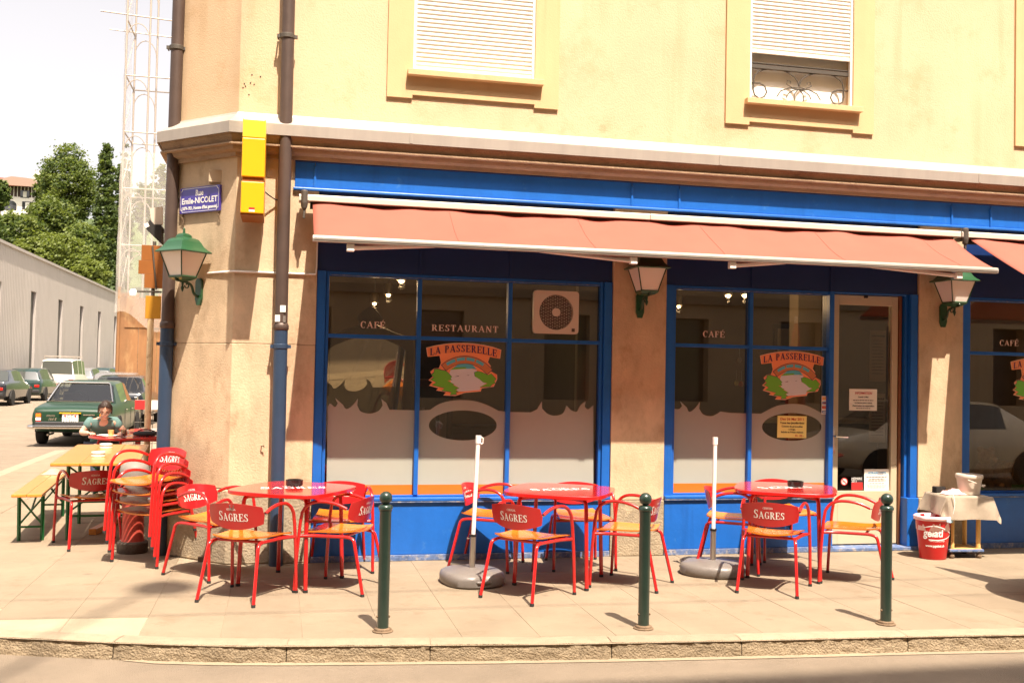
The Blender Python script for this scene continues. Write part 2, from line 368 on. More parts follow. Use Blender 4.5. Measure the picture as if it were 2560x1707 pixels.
# ------------------------------------------------------------ lettering
def font2d(txt, size=1., bold=0., align='LEFT', shear=0., width=1.):
    cu = bpy.data.curves.new('t', 'FONT'); cu.body = txt; cu.size = size; cu.offset = bold; cu.align_x = align; cu.shear = shear; cu.resolution_u = 3
    o = bpy.data.objects.new('t', cu); me = bpy.data.meshes.new_from_object(o)
    vs_ = [(v.co.x*width, v.co.y) for v in me.vertices]; fs = [tuple(p.vertices) for p in me.polygons]
    bpy.data.objects.remove(o); bpy.data.curves.remove(cu); bpy.data.meshes.remove(me)
    return vs_, fs
SF = {  # a bold roman capital alphabet: l = stroke, a = arc, s = serif
 'A': (.86, [('l', .10, 0, .42, 1, .08), ('l', .40, 1, .72, 0, .19), ('l', .22, .34, .62, .34, .07), ('s', .10, 0, .24), ('s', .73, 0, .30)]),
 'C': (.80, [('a', .44, .5, .36, .5, 50, 310), ('l', .70, .66, .70, .98, .06)]),
 'E': (.74, [('l', .18, 0, .18, 1, .19), ('l', .1, .965, .68, .965, .07), ('l', .1, .035, .70, .035, .07), ('l', .2, .51, .50, .51, .07), ('l', .66, .72, .66, 1, .06), ('l', .68, 0, .68, .30, .06), ('l', .50, .38, .50, .64, .06), ('s', .16, 0, .30), ('s', .16, 1, .30)]),
 'F': (.68, [('l', .18, 0, .18, 1, .19), ('l', .1, .965, .64, .965, .07), ('l', .2, .51, .48, .51, .07), ('l', .62, .70, .62, 1, .06), ('l', .48, .38, .48, .64, .06), ('s', .18, 0, .36), ('s', .16, 1, .30)]),
 'G': (.86, [('a', .44, .5, .36, .5, 50, 320), ('l', .70, .66, .70, .98, .06), ('l', .70, .06, .70, .44, .17), ('s', .68, .44, .32)]),
 'L': (.70, [('l', .18, 0, .18, 1, .19), ('l', .1, .035, .66, .035, .07), ('l', .64, 0, .64, .32, .06), ('s', .18, 0, .34), ('s', .18, 1, .36)]),
 'N': (.90, [('l', .16, 0, .16, 1, .08), ('l', .16, 1, .72, 0, .20), ('l', .72, 0, .72, 1, .08), ('s', .16, 0, .28), ('s', .12, 1, .24), ('s', .72, 1, .28)]),
 'P': (.74, [('l', .20, 0, .20, 1, .19), ('a', .34, .73, .32, .27, -90, 90), ('l', .2, .965, .36, .965, .07), ('l', .2, .495, .36, .495, .07), ('s', .20, 0, .36), ('s', .14, 1, .26)]),
 'R': (.84, [('l', .20, 0, .20, 1, .19), ('a', .34, .73, .32, .27, -90, 90), ('l', .2, .965, .36, .965, .07), ('l', .2, .495, .36, .495, .07), ('l', .40, .50, .70, 0, .19), ('s', .18, 0, .34), ('s', .14, 1, .26), ('s', .74, 0, .24)]),
 'S': (.66, [('a', .33, .74, .25, .25, 30, 250), ('a', .33, .27, .27, .26, -150, 80), ('l', .25, .60, .44, .44, .20), ('l', .56, .70, .56, .98, .06), ('l', .08, .02, .08, .32, .06)]),
 'T': (.78, [('l', .38, 0, .38, 1, .19), ('l', .06, .965, .70, .965, .07), ('l', .07, .70, .07, 1, .06), ('l', .69, .70, .69, 1, .06), ('s', .38, 0, .36)]),
 'U': (.88, [('l', .20, .3, .20, 1, .19), ('l', .70, .3, .70, 1, .08), ('a', .45, .30, .25, .30, 180, 360), ('s', .20, 1, .34), ('s', .70, 1, .26)]),
 'V': (.84, [('l', .12, 1, .42, 0, .19), ('l', .42, 0, .70, 1, .08), ('s', .12, 1, .30), ('s', .70, 1, .24)]),
 'J': (.50, [('l', .30, .2, .30, 1, .19), ('a', .16, .2, .14, .2, 180, 360), ('s', .30, 1, .34)]),
 ' ': (.40, []), 'É': (.74, None)}
def serif2d(txt, h=1., track=.06, first=1.):
    """list of quads in 2D, total width"""
    qs = []; x = 0.
    for ci, ch in enumerate(txt):
        k = first if ci == 0 else 1.
        wd, pr = SF[ch]
        if ch == 'É': pr = SF['E'][1]+[('l', .34, 1.06, .50, 1.26, .10)]
        for p in pr:
            if p[0] == 'l':
                _, x0, y0, x1, y1, wv = p; dx, dy = x1-x0, y1-y0; L = math.hypot(dx, dy) or 1
                if abs(dx) < .02 or abs(dy) < .02: nx, ny = -dy/L*wv/2, dx/L*wv/2
                else: nx, ny = wv/2, 0
                q = [(x0+nx, y0+ny), (x0-nx, y0-ny), (x1-nx, y1-ny), (x1+nx, y1+ny)]; qs.append([(x+a*h*k, b*h*k) for a, b in q])
            elif p[0] == 's':
                _, xc, yy, wv = p; y0, y1 = (yy, yy+.05) if yy < .9 else (yy-.05, yy)
                qs.append([(x+a*h*k, b*h*k) for a, b in ((xc-wv/2, y0), (xc+wv/2, y0), (xc+wv/2, y1), (xc-wv/2, y1))])
            else:
                _, cx, cy, rx, ry, a0, a1 = p; n = max(4, int(abs(a1-a0)/18)); pv = None
                for i in range(n+1):
                    a = R(a0+(a1-a0)*i/n); wv = .06+.13*abs(math.cos(a))
                    o_ = (cx+rx*math.cos(a), cy+ry*math.sin(a)); i_ = (cx+max(rx-wv, .01)*math.cos(a), cy+max(ry-.065, .01)*math.sin(a))
                    if pv: qs.append([(x+u*h*k, v*h*k) for u, v in (pv[0], o_, i_, pv[1])])
                    pv = (o_, i_)
        x += (wd+track)*h*k
    return qs, x
def put_quads(mb, qs, to3, m=0):
    for q in qs: mb.add([to3(*p) for p in q], [(0, 1, 2, 3)], m)
def put_font(mb, txt, size, to3, m=0, **kw):
    vs_, fs = font2d(txt, size, **kw); mb.add([to3(*p) for p in vs_], fs, m)
def spline(pts, n=6):
    """Catmull-Rom through 3D points"""
    P_ = [Vector(p) for p in pts]; P_ = [P_[0]*2-P_[1]]+P_+[P_[-1]*2-P_[-2]]; out = []
    for i in range(1, len(P_)-2):
        a, b, c, d = P_[i-1:i+3]
        for k in range(n):
            t = k/n; out.append(.5*((2*b)+(c-a)*t+(2*a-5*b+4*c-d)*t*t+(3*b-a-3*c+d)*t**3))
    return out+[P_[-2]]
def bend(pts, rad, n=5):
    """polyline with rounded corners"""
    P_ = [Vector(p) for p in pts]; out = [P_[0]]
    for i in range(1, len(P_)-1):
        a, b, c = P_[i-1:i+2]; u = (a-b); v = (c-b); r_ = min(rad, u.length*.49, v.length*.49)
        p0 = b+u.normalized()*r_; p1 = b+v.normalized()*r_
        for k in range(n+1):
            t = k/n; out.append(p0*(1-t)**2+b*2*t*(1-t)+p1*t*t)
    return out+[P_[-1]]
def sweep(path, prof, closed_prof=True):
    """profile (out, z) swept along a plan polyline, outward = right-hand side of travel... mitred"""
    n = len(path); rows = []
    for i, p in enumerate(path):
        d0 = (Vector(path[i])-Vector(path[i-1])).normalized() if i else None
        d1 = (Vector(path[i+1])-Vector(path[i])).normalized() if i < n-1 else None
        if d0 is None: d0 = d1
        if d1 is None: d1 = d0
        n0 = Vector((d0.y, -d0.x)); n1 = Vector((d1.y, -d1.x)); mm = (n0+n1).normalized(); k = 1/max(.3, mm.dot(n0))
        rows.append([(p[0]+mm.x*k*o, p[1]+mm.y*k*o, z) for o, z in prof])
    mb = MB(); K = len(prof); fs = []
    for i in range(n-1):
        for j in range(K if closed_prof else K-1):
            fs.append((i*K+j, i*K+(j+1) % K, (i+1)*K+(j+1) % K, (i+1)*K+j))
    if closed_prof: fs += [tuple(range(K)), tuple((n-1)*K+j for j in range(K))]
    return mb.add([p for r_ in rows for p in r_], fs)
def holed(mb, x0, x1, z0, z1, y0, y1, holes, m=0):
    """wall slab with rectangular openings"""
    xs = sorted({x0, x1, *[h[0] for h in holes], *[h[1] for h in holes]}); zs = sorted({z0, z1, *[h[2] for h in holes], *[h[3] for h in holes]})
    xs = [x for x in xs if x0 <= x <= x1]; zs = [z for z in zs if z0 <= z <= z1]
    for a, b in zip(xs, xs[1:]):
        run = None
        for c, d in zip(zs, zs[1:]):
            solid = not any(h[0] <= a and b <= h[1] and h[2] <= c and d <= h[3] for h in holes)
            if solid: run = (run[0], d) if run else (c, d)
            if (not solid or d == zs[-1]) and run: mb.box(a, b, y0, y1, run[0], run[1], m); run = None
    return mb
# ============================================================ ground
ROADZ = -.10
tag(MB().add([(-300, -300, ROADZ), (300, -300, ROADZ), (300, 400, ROADZ), (-300, 400, ROADZ)], [(0, 1, 2, 3)]).build('road', 'asphalt'), kind='structure')
# kerb line (top front edge), read off the photograph and carried round the corner
KERB = [(11, 5.33), (8.2, 5.52), (4.78, 5.81), (3.95, 5.88), (2.85, 5.95), (1.7, 6.04), (.75, 6.15), (.08, 6.235), (-.18, 6.27), (-.55, 6.36), (-.90, 6.455), (-1.58, 6.68),
        (-2.2, 6.98), (-2.85, 7.5), (-3.4, 8.3), (-3.8, 9.4), (-4.0, 10.9), (-4.05, 14), (-4.05, 20.6), (-2.75, 21.4), (-2.75, 60)]
base = [(x, y, -.005) for x, y in KERB]+[(11, 60, -.005)]
pav = MB().poly([[(p[0], p[1]) for p in base]], lambda x, y: (x, y, -.0035)).build('pavement', 'mortar')
tag(pav, kind='structure')
def kerb_in(t, off):   # offset kerb polyline inwards
    pass
KL = [0.]
for a, b in zip(KERB, KERB[1:]): KL.append(KL[-1]+math.hypot(b[0]-a[0], b[1]-a[1]))
def kpt(s):
    for i in range(len(KERB)-1):
        if s <= KL[i+1] or i == len(KERB)-2:
            t = (s-KL[i])/(KL[i+1]-KL[i]); a, b = Vector(KERB[i]), Vector(KERB[i+1]); p = a.lerp(b, t)
            # smoothed tangent
            i0 = max(0, i-1) if t < .5 else i; i1 = min(len(KERB)-1, i+1) if t < .5 else min(len(KERB)-1, i+2)
            d0 = (Vector(KERB[i])-Vector(KERB[i0])).normalized() if i0 != i else (b-a).normalized(); d1 = (b-a).normalized()
            d2 = (Vector(KERB[i1])-b).normalized() if i1 > i+1 else d1
            d = (d0*(.5-t)+d1*(.5+t)) if t < .5 else (d1*(1.5-t)+d2*(t-.5))
            d.normalize(); return p, Vector((d.y, -d.x))     # inward normal (towards the house)
def s_at_x(x):
    lo, hi = 0., KL[12]
    for _ in range(40):
        m_ = (lo+hi)/2
        if kpt(m_)[0].x > x: lo = m_
        else: hi = m_
    return lo
kroot = thing('kerb', None, None); tag(kroot, kind='structure')
cuts = [s_at_x(x) for x in (8.6, 7.3, 6.15, 5.06, 3.98, 2.86, 2.03, .925, .083, -.92)]
s_ = cuts[-1]+1.06
while s_ < KL[17]: cuts.append(s_); s_ += .98
from mathutils import noise as NZ
for a, b in zip(cuts, cuts[1:]):
    L = b-a-.005; nu = max(10, int(L/.035)); mb = MB(); fine = kpt(a)[0].y < 9.5 or kpt(a)[0].x > -3
    if not fine: nu = 6
    def face(u, v, a=a, L=L, fine=fine):
        p, n_ = kpt(a+.0025+u*L); z = -.11+.11*v
        d = 0.
        if fine:
            q = Vector((p.x*16, p.y*16, z*30)); d = .009*NZ.noise(q)+.007*NZ.noise(q*2.6)+.005*NZ.noise(q*5)
            d += .016*(1-v)
            if v > .99: d = .006*NZ.noise(q*1.7)
            if u < .03 or u > .97: d -= .008
        o_ = .010-d
        return (p.x+n_.x*o_, p.y+n_.y*o_, z+(.004*NZ.noise(Vector((p.x*7, p.y*7, 0))) if v > .99 else 0))
    mb.grid(face, nu, 7 if fine else 1, 0)
    def top(u, v, a=a, L=L):
        p = Vector(face(u, 1)); q, n_ = kpt(a+.0025+u*L)
        e = q+n_*.165
        return (p.x+(e.x-p.x)*v, p.y+(e.y-p.y)*v, p.z+.006*math.sin(PI*min(v*2, 1)*.5)-(.004 if v > .98 else 0))
    mb.grid(top, nu, 3, 1)
    mb.build('kerb_stone', ['kerb_face', 'kerb_top'], kroot, smooth=50)
# paving slabs
def slab(name, quad, mat, z=0.):
    c = sum((Vector(p) for p in quad), Vector((0, 0)))/4
    q = [Vector(p)+(c-Vector(p)).normalized()*.0025 for p in quad]
    mb = MB(); q2 = [p+(c-p).normalized()*.003 for p in q]; zz = [z+random.uniform(-.0012, .0012) for _ in range(4)]
    mb.add([(p.x, p.y, -.03) for p in q]+[(p.x, p.y, zz[i]-.002) for i, p in enumerate(q)]+[(p.x, p.y, zz[i]) for i, p in enumerate(q2)],
           [(0, 1, 5, 4), (1, 2, 6, 5), (2, 3, 7, 6), (3, 0, 4, 7), (4, 5, 9, 8), (5, 6, 10, 9), (6, 7, 11, 10), (7, 4, 8, 11), (8, 9, 10, 11)])
    return mb.build(name, mat, pav)
def kin(x, off=.172):
    p, n_ = kpt(s_at_x(x)); return p.y+n_.y*off
X0, DX = -.79, .484
def rowline(x): return 7.0-.004*(x-1)+(.055*(1.0-x)**1.5 if x < 1 else 0)*.5
for i in range(-2, 21):
    xa, xb = X0+i*DX, X0+(i+1)*DX
    slab('slab', [(xa, kin(xa)), (xb, kin(xb)), (xb, rowline(xb)), (xa, rowline(xa))], 'concrete_light' if i < 0 else 'concrete')
    slab('slab', [(xa, rowline(xa)), (xb, rowline(xb)), (xb, 8.20), (xa, 8.20)], 'concrete')
    if xb < -.35:
        xe = [min(8.90-.39-x-.0, 9.6) for x in (xa, xb)]
        slab('slab', [(xa, 8.20), (xb, 8.20), (xb, 9.2), (xa, 9.2)], 'concrete')
    else: slab('slab', [(xa, 8.20), (xb, 8.20), (xb, 8.93), (xa, 8.93)], 'concrete')
xl = X0-2*DX
for (xa, xb) in ((-4.05+.17, -2.9), (-2.9, xl), (xl, -.9)):
    ys = [9.2+1.05*k for k in range(12)]
    for ya, yb in zip(ys, ys[1:]):
        if xa < -3.8: xa2, xa3 = [max(-3.86, -3.86+max(0, (11-y))*.16) for y in (ya, yb)]
        else: xa2 = xa3 = xa
        slab('slab', [(xa2, ya), (xb, ya), (xb, yb), (xa3, yb)], 'concrete')
for (xa, xb) in ((-2.9, xl),):
    slab('slab', [(xl-.98, 8.0), (xl, 7.45), (xl, 9.2), (xl-.98, 9.2)], 'concrete')
    slab('slab', [(-3.6, 9.2), (-3.0, 8.2), (xl-.98, 8.0), (xl-.98, 9.2)], 'concrete')
    slab('slab', [(xl-.98, 7.98), (xl-.62, 7.3), (xl, 7.02), (xl, 7.43)], 'concrete_light')
# pale strip of gutter along the kerb
gs = [s_at_x(x) for x in (9, 7, 5.5, 4, 3, 2, 1.2, .6, .1, -.3, -.65, -.85)]
gv = []
for i, s2 in enumerate(gs):
    p, n_ = kpt(s2); wd = .06 if i < 11 else .02
    gv += [(p.x+n_.x*.01, p.y+n_.y*.01, ROADZ+.004), (p.x-n_.x*wd, p.y-n_.y*wd, ROADZ+.004)]
tag(MB().add(gv, [(2*i, 2*i+1, 2*i+3, 2*i+2) for i in range(len(gs)-1)]).build('gutter', 'gutter'), kind='structure')

# ============================================================ the cafe building
CH = .77/math.sqrt(2)
CX0, CX1, CY1 = -.39, -.39-CH, YF+CH                     # chamfered corner
XR, YB, ZT = 9.6, 20.4, 9.2
cafe = thing('cafe_building', 'yellow plastered corner building with blue cafe front and chamfered stone corner', 'building')
PATH = [(CX1, YB), (CX1, CY1), (CX0, YF), (XR, YF)]
# upper wall
UW = [(1.068, 2.163), (4.245, 5.325), (7.372, 8.45)]
mb = MB(); holed(mb, CX0, XR, 3.60, ZT, YF, YF+.35, [(a, b, 4.245, 6.25) for a, b in UW])
mb.add([(CX0, YF, 3.6), (CX1, CY1, 3.6), (CX1+.3, CY1+.2, 3.6), (CX0, YF+.35, 3.6), (CX0, YF, ZT), (CX1, CY1, ZT), (CX1+.3, CY1+.2, ZT), (CX0, YF+.35, ZT)],
       [(0, 1, 5, 4), (2, 3, 7, 6), (0, 3, 2, 1), (4, 5, 6, 7)])
mb.box(CX1, CX1+.3, CY1, YB, 3.6, ZT)
mb.build('upper_wall', 'yellow_wall', cafe)
bx('side_wall', 'stone', cafe, CX1, CX1+.3, CY1, YB, 0, 3.6, 0)
bx('back_wall', 'stone', cafe, CX1, XR, YB, YB+.3, 0, ZT, 0)
bx('end_wall', 'yellow_wall', cafe, XR, XR+.3, YF, YB, 0, ZT, 0)
bx('roof', 'roof_brown', cafe, CX1-.2, XR+.5, YF-.3, YB+.5, ZT, ZT+.3, 0)
# stone corner: blocks with recessed joints
def corner_block(z0, z1, mat='stone'):
    g = .0012
    mb = MB()
    pts = [(CX1+.002, CY1), (CX0, YF), (.292, YF), (.292, YF+.28), (CX0+.1, YF+.28), (CX1+.2, CY1+.15)]
    n = len(pts); mb.add([(x, y, z0+g) for x, y in pts]+[(x, y, z1-g) for x, y in pts], [(i, (i+1) % n, n+(i+1) % n, n+i) for i in range(n)]+[tuple(range(n)), tuple(range(n, 2*n))])
    return mb.build('corner_stone', mat, cafe, bevel=.004)
zs = [.62, 1.835, 3.42]
for a, b in zip(zs, zs[1:]): corner_block(a, b)
mbp = MB(); pts = [(CX1-.02, CY1-.01), (CX0-.01, YF-.025), (.292, YF-.025), (.292, YF+.28), (CX0+.1, YF+.28), (CX1+.2, CY1+.15)]
n = 6; mbp.add([(x, y, 0) for x, y in pts]+[(x, y, .615) for x, y in pts], [(i, (i+1) % n, n+(i+1) % n, n+i) for i in range(n)]+[tuple(range(n)), tuple(range(n, 2*n))])
mbp.build('plinth', 'plinth', cafe, bevel=.012)
for xa, xb in ((2.94, 3.458), (6.075, 6.567)):
    bx('plinth', 'plinth', cafe, xa+.003, xb-.003, YF-.02, YF+.28, 0, .50, .008)
    zz = [.503, 3.20]
    for a, b in zip(zz, zz[1:]): bx('pillar_stone', 'stone', cafe, xa+.002, xb-.002, YF, YF+.28, a+.002, b-.002, .004)
# cornice: zinc cap over a moulded stone band
cp = [(0, 3.40), (.035, 3.40), (.038, 3.432), (.075, 3.45), (.085, 3.474), (.085, 3.482), (.128, 3.486), (.128, 3.499), (.100, 3.506), (.108, 3.53), (.125, 3.56), (.13, 3.578), (0, 3.60)]
sweep(PATH, cp).build('cornice', 'cornice_stone', cafe, smooth=35)
zp = [(.0, 3.585), (.148, 3.585), (.148, 3.573), (.158, 3.573), (.160, 3.665), (.150, 3.672), (.03, 3.755), (.018, 3.775), (.0, 3.775)]
zn = sweep(PATH, zp).build('zinc_cap', 'zinc', cafe)
for i in range(34):
    x = -.25+i*.29; MB().cyl((x, YF-.036, 3.745), (x, YF-.020, 3.755), .006, n=8).build('nail', 'steel', zn)
for x in (1.05, 3.9, 6.62, 8.9): bx('seam', 'zinc', zn, x-.012, x+.012, YF-.1635, YF-.155, 3.575, 3.668, .002)
# blue fascia boards under the cornice
fx = [.085, .255, 3.10, 3.56, 6.42, 6.86, XR]
for a, b in zip(fx, fx[1:]): bx('fascia_board', 'blue', cafe, a+.002, b-.002, YF-.008, YF+.05, 3.172, 3.399, .004)
for a in fx[1:-1]: bx('fascia_batten', 'blue', cafe, a-.010, a+.010, YF-.020, YF-.0085, 3.172, 3.36, .003)
bx('fascia_moulding', 'blue', cafe, .075, XR, YF-.03, YF+.01, 3.145, 3.1715, .008)
bx('fascia_moulding', 'blue_dark', cafe, .085, XR, YF-.02, YF+.01, 3.385, 3.398, .004).location.z = .002
# upper windows: surround, sill, roller shutter of slats
for wi, (a, b) in enumerate(UW):
    o = .222 if wi == 0 else .24
    wn = MB(); l, r_ = a-o, b+.222
    wn.box(l, a, YF-.022, YF, 4.07, 6.5); wn.box(b, r_, YF-.022, YF, 4.07, 6.5); wn.box(a, b, YF-.022, YF, 4.07, 4.245); wn.box(a, b, YF-.022, YF, 6.25, 6.5)
    wn.box(l, a, YF-.022, YF, 4.005, 4.07); wn.box(b, r_, YF-.022, YF, 4.005, 4.07); wn.box(a, b, YF-.0222, YF-.001, 4.035, 4.07)
    surr = wn.build('window_surround', 'surround', cafe)
    bx('sill', 'surround', surr, a-.05, b+.07, YF-.085, YF-.02, 4.195, 4.247, .004)
    for x in (a+.012, b-.012): bx('shutter_rail', 'white', surr, x-.014, x+.014, YF-.004, YF+.03, 4.248, 6.25, .002)
    bx('reveal', 'surround', surr, a, b, YF+.22, YF+.24, 4.2, 6.25, 0)
    zb = 4.262 if wi != 1 else 4.70
    z = zb
    bx('shutter_bar', 'shutter', surr, a+.026, b-.026, YF+.006, YF+.022, z, z+.034, .003); z += .036
    slat = None
    while z < 6.2:
        if slat is None:
            def sl(u, v): return (u, -.009*math.sin(PI*v)-.0*u, .0355*v)
            mbs = MB().grid(lambda u, v: (u*(b-a-.052), .008-.009*math.sin(PI*v), .0372*v), 1, 5)
            slat = mbs.build('slat', 'shutter', surr, smooth=180); slat.location = (a+.026, YF+.008, z)
        else:
            c = slat.copy(); COL.objects.link(c); c.location.z = z
        z += .0385
    if wi == 1:      # half-raised shutter: rail and wrought iron guard in front of a sunlit curtain
        bx('window_pane', 'curtain', surr, a, b, YF+.105, YF+.12, 4.245, 5.0, 0)
        mbg = MB(); yy = YF+.045
        def g(pts, r_=.008): mbg.tube([(p[0], yy, p[1]) for p in pts], r_, 6)
        def fx2(x, y):   # crop coordinates -> window plane
            p = atY(1760+x/2.94, y/2.94, yy); return (p.x, p.z)
        mbg.box(a+.02, b-.02, yy-.015, yy+.015, 4.565, 4.60); mbg.box(a+.01, b-.01, yy-.012, yy+.012, 4.612, 4.622)
        for s in (-1, 1):
            cx = (a+b)/2
            def q(x, z, s=s): return (cx+s*x, z)
            g([q(*p) for p in [(0, 4.43)]+[(.235-.235*math.cos(t)*1.0, 4.43+.125*math.sin(t)+.03*math.sin(t/2)) for t in [PI*k/10 for k in range(1, 11)]]+[(.475-.0*1, 4.36), (.46, 4.31), (.41, 4.28), (.36, 4.30), (.335, 4.345), (.355, 4.40), (.41, 4.425), (.52, 4.425)]])
            g([q(*p) for p in ((0, 4.42), (.07, 4.41), (.13, 4.44), (.12, 4.475), (.085, 4.47), (.09, 4.45))], .005)
            g([q(*p) for p in ((0, 4.40), (.10, 4.405), (.19, 4.37), (.23, 4.31))], .006)
            g([q(*p) for p in ((0, 4.40), (.06, 4.385), (.11, 4.35), (.13, 4.31))], .006)
            g([q(*p) for p in ((.005, 4.40), (.045, 4.35), (.05, 4.30), (.03, 4.25))], .006)
        mbg.build('iron_guard', 'iron', surr, smooth=60)
# white cable run and small fixings on the stone
zc = 2.435; mb = MB(); mb.tube([(-.62, 9.075, zc-.005), (CX0-.008, YF-.012, zc), (.28, YF-.012, zc)], .0085, 6); mb.tube([(.28, YF-.012, zc), (.287, YF-.012, zc+.06), (.287, YF-.012, 3.1)], .006, 6)
mb.build('cable', 'white', cafe, smooth=60)
for x, z in ((-.13, .98),): MB().tube(bend([(x, YF+.01, z), (x, YF-.03, z), (x+.02, YF-.033, z+.008), (x+.022, YF-.033, z-.012)], .008), .005, 6).build('hook', 'rust', cafe, smooth=60)
for i in range(9): MB().cyl((-.2+random.uniform(-.12, .1), YF-.002, 3.98+random.uniform(-.1, .16)), (-.2+random.uniform(-.12, .1)*0, YF+.01, 4.0), .006, n=6).build('drill_hole', 'black_matt', cafe) if False else None
for x, z in ((-.40+.05, 4.02), (-.30, 4.03), (-.34, 4.0), (-.27, 4.02), (-.36, 3.985), (-.29, 4.10), (-.22, 4.09), (-.31, 3.93)): MB().cyl((x, YF-.003, z), (x, YF+.01, z), .006, n=8).build('drill_hole', 'black_matt', cafe)

# ============================================================ shop front
GY = 8.93
def shopfront(name, xl, xr, mull, door=None):
    sf = bpy.data.objects.new(name, None); COL.objects.link(sf); sf.parent = cafe
    return sf
# transom zone above the windows
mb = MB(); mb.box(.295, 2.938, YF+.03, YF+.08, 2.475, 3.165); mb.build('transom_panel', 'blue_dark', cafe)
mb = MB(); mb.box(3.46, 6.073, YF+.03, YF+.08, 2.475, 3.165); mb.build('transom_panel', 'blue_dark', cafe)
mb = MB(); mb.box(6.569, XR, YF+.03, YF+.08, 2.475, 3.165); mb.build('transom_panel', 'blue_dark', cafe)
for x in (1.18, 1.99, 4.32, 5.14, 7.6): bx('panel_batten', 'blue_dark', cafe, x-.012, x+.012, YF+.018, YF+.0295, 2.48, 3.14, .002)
def front(xl, xr, ml, has_door=None, label=None):
    """blue posts, rails, panels and panes of one shop window"""
    xe = has_door[0] if has_door else xr
    for x0, x1 in ((xl, xl+.075), (xl+.078, xl+.105)): bx('post', 'blue', cafe, x0, x1, YF+.012 if x0 == xl else YF+.035, YF+.12, .505, 2.475, .004)
    if not has_door:
        for x0, x1 in ((xr-.105, xr-.078), (xr-.075, xr)): bx('post', 'blue', cafe, x0, x1, YF+.012 if x1 == xr else YF+.035, YF+.12, .505, 2.475, .004)
    bx('head_rail', 'blue', cafe, xl+.106, xe-(.106 if not has_door else 0), YF+.04, YF+.12, 2.437, 2.474, .004)
    bx('head_trim', 'blue_worn', cafe, xl+.12, xe-.12, YF+.036, YF+.039, 2.44, 2.447, 0)
    bx('bottom_rail', 'blue', cafe, xl+.106, xe-(.106 if not has_door else 0), YF+.045, YF+.12, .542, .556, .003)
    bx('sill', 'blue', cafe, xl, xe, YF-.035, YF+.10, .512, .541, .006)
    bx('sill_trim', 'blue_worn', cafe, xl, xe, YF-.032, YF+.10, .5, .511, .002)
    bx('dado_panel', 'blue', cafe, xl, xe, YF-.012, YF+.08, .052, .499, .005)
    bx('skirting', 'blue_worn', cafe, xl, xe, YF-.022, YF+.08, 0, .051, .004)
    for x in ml: bx('mullion', 'blue', cafe, x-.019, x+.019, YF+.035, YF+.12, .5565, 2.436, .004)
    e = [xl+.106]+list(ml)+[xe-(.106 if not has_door else .02)]
    for a, b in zip(e, e[1:]):
        la, lb = a+(.0195 if a in ml else 0), b-(.0195 if b in ml else 0)
        bx('transom_rail', 'blue', cafe, la, lb, YF+.038, YF+.12, 1.905, 1.938, .003)
        MB().box(la, lb, GY, GY+.006, .556, 1.905).build('pane', 'glass', cafe)
        MB().box(la, lb, GY, GY+.006, 1.938, 2.437).build('pane', 'glass', cafe)
front(.295, 2.938, (1.18, 1.992))
front(3.46, 6.073, (4.32,), has_door=(5.16,))
front(6.569, 9.4, (8.0,))
# door post and right post of the second window
bx('post', 'blue', cafe, 5.125, 5.175, YF+.02, YF+.16, .02, 2.475, .004)
for x0, x1, y0 in ((5.998, 6.073, YF+.012), (5.965, 5.996, YF+.06)): bx('post', 'blue', cafe, x0, x1, y0, YF+.16, .50, 2.475, .004)
bx('post_plinth', 'blue', cafe, 5.955, 6.079, YF-.012, YF+.16, .035, .50, .006)
bx('head_rail', 'blue', cafe, 5.176, 5.964, YF+.04, YF+.2, 2.462, 2.475, .003)
bx('jamb', 'wood_jamb', cafe, 5.93, 5.954, YF+.10, YF+.30, .03, 2.46, .003)
bx('threshold', 'blue_worn', cafe, 5.13, 6.08, YF-.03, YF+.3, 0, .034, .006)
# ---- door
DY = 9.0
door = bpy.data.objects.new('door', None); COL.objects.link(door); door.parent = cafe
x0, x1 = 5.185, 5.925
gx0, gx1, gz0, gz1 = 5.285, 5.86, .555, 2.36
bx('door_stile', 'door_paint', door, x0, gx0, DY-.03, DY+.03, .045, 2.455, .004)
bx('door_stile', 'door_paint', door, gx1, x1, DY-.03, DY+.03, .045, 2.455, .004)
bx('door_rail', 'door_paint', door, gx0, gx1, DY-.0295, DY+.03, gz1, 2.455, .004)
bx('door_panel', 'door_paint', door, gx0, gx1, DY-.0295, DY+.03, .045, gz0, .004)
MB().box(gx0, gx1, DY, DY+.006, gz0, gz1).build('door_pane', 'glass_door', door)
mb = MB(); mb.box(x0+.025, x0+.062, DY-.038, DY-.0305, .92, 1.17); mb.tube(bend([(x0+.044, DY-.03, 1.085), (x0+.044, DY-.085, 1.085), (x0+.17, DY-.085, 1.08)], .02), .010, 8); mb.cyl((x0+.044, DY-.05, .985), (x0+.044, DY-.0305, .985), .012, n=10)
mb.build('door_handle', 'chrome', door, smooth=40)
bx('doorstop', 'black_matt', door, 5.55, 5.58, DY-.05, DY-.031, 2.43, 2.455, 0)

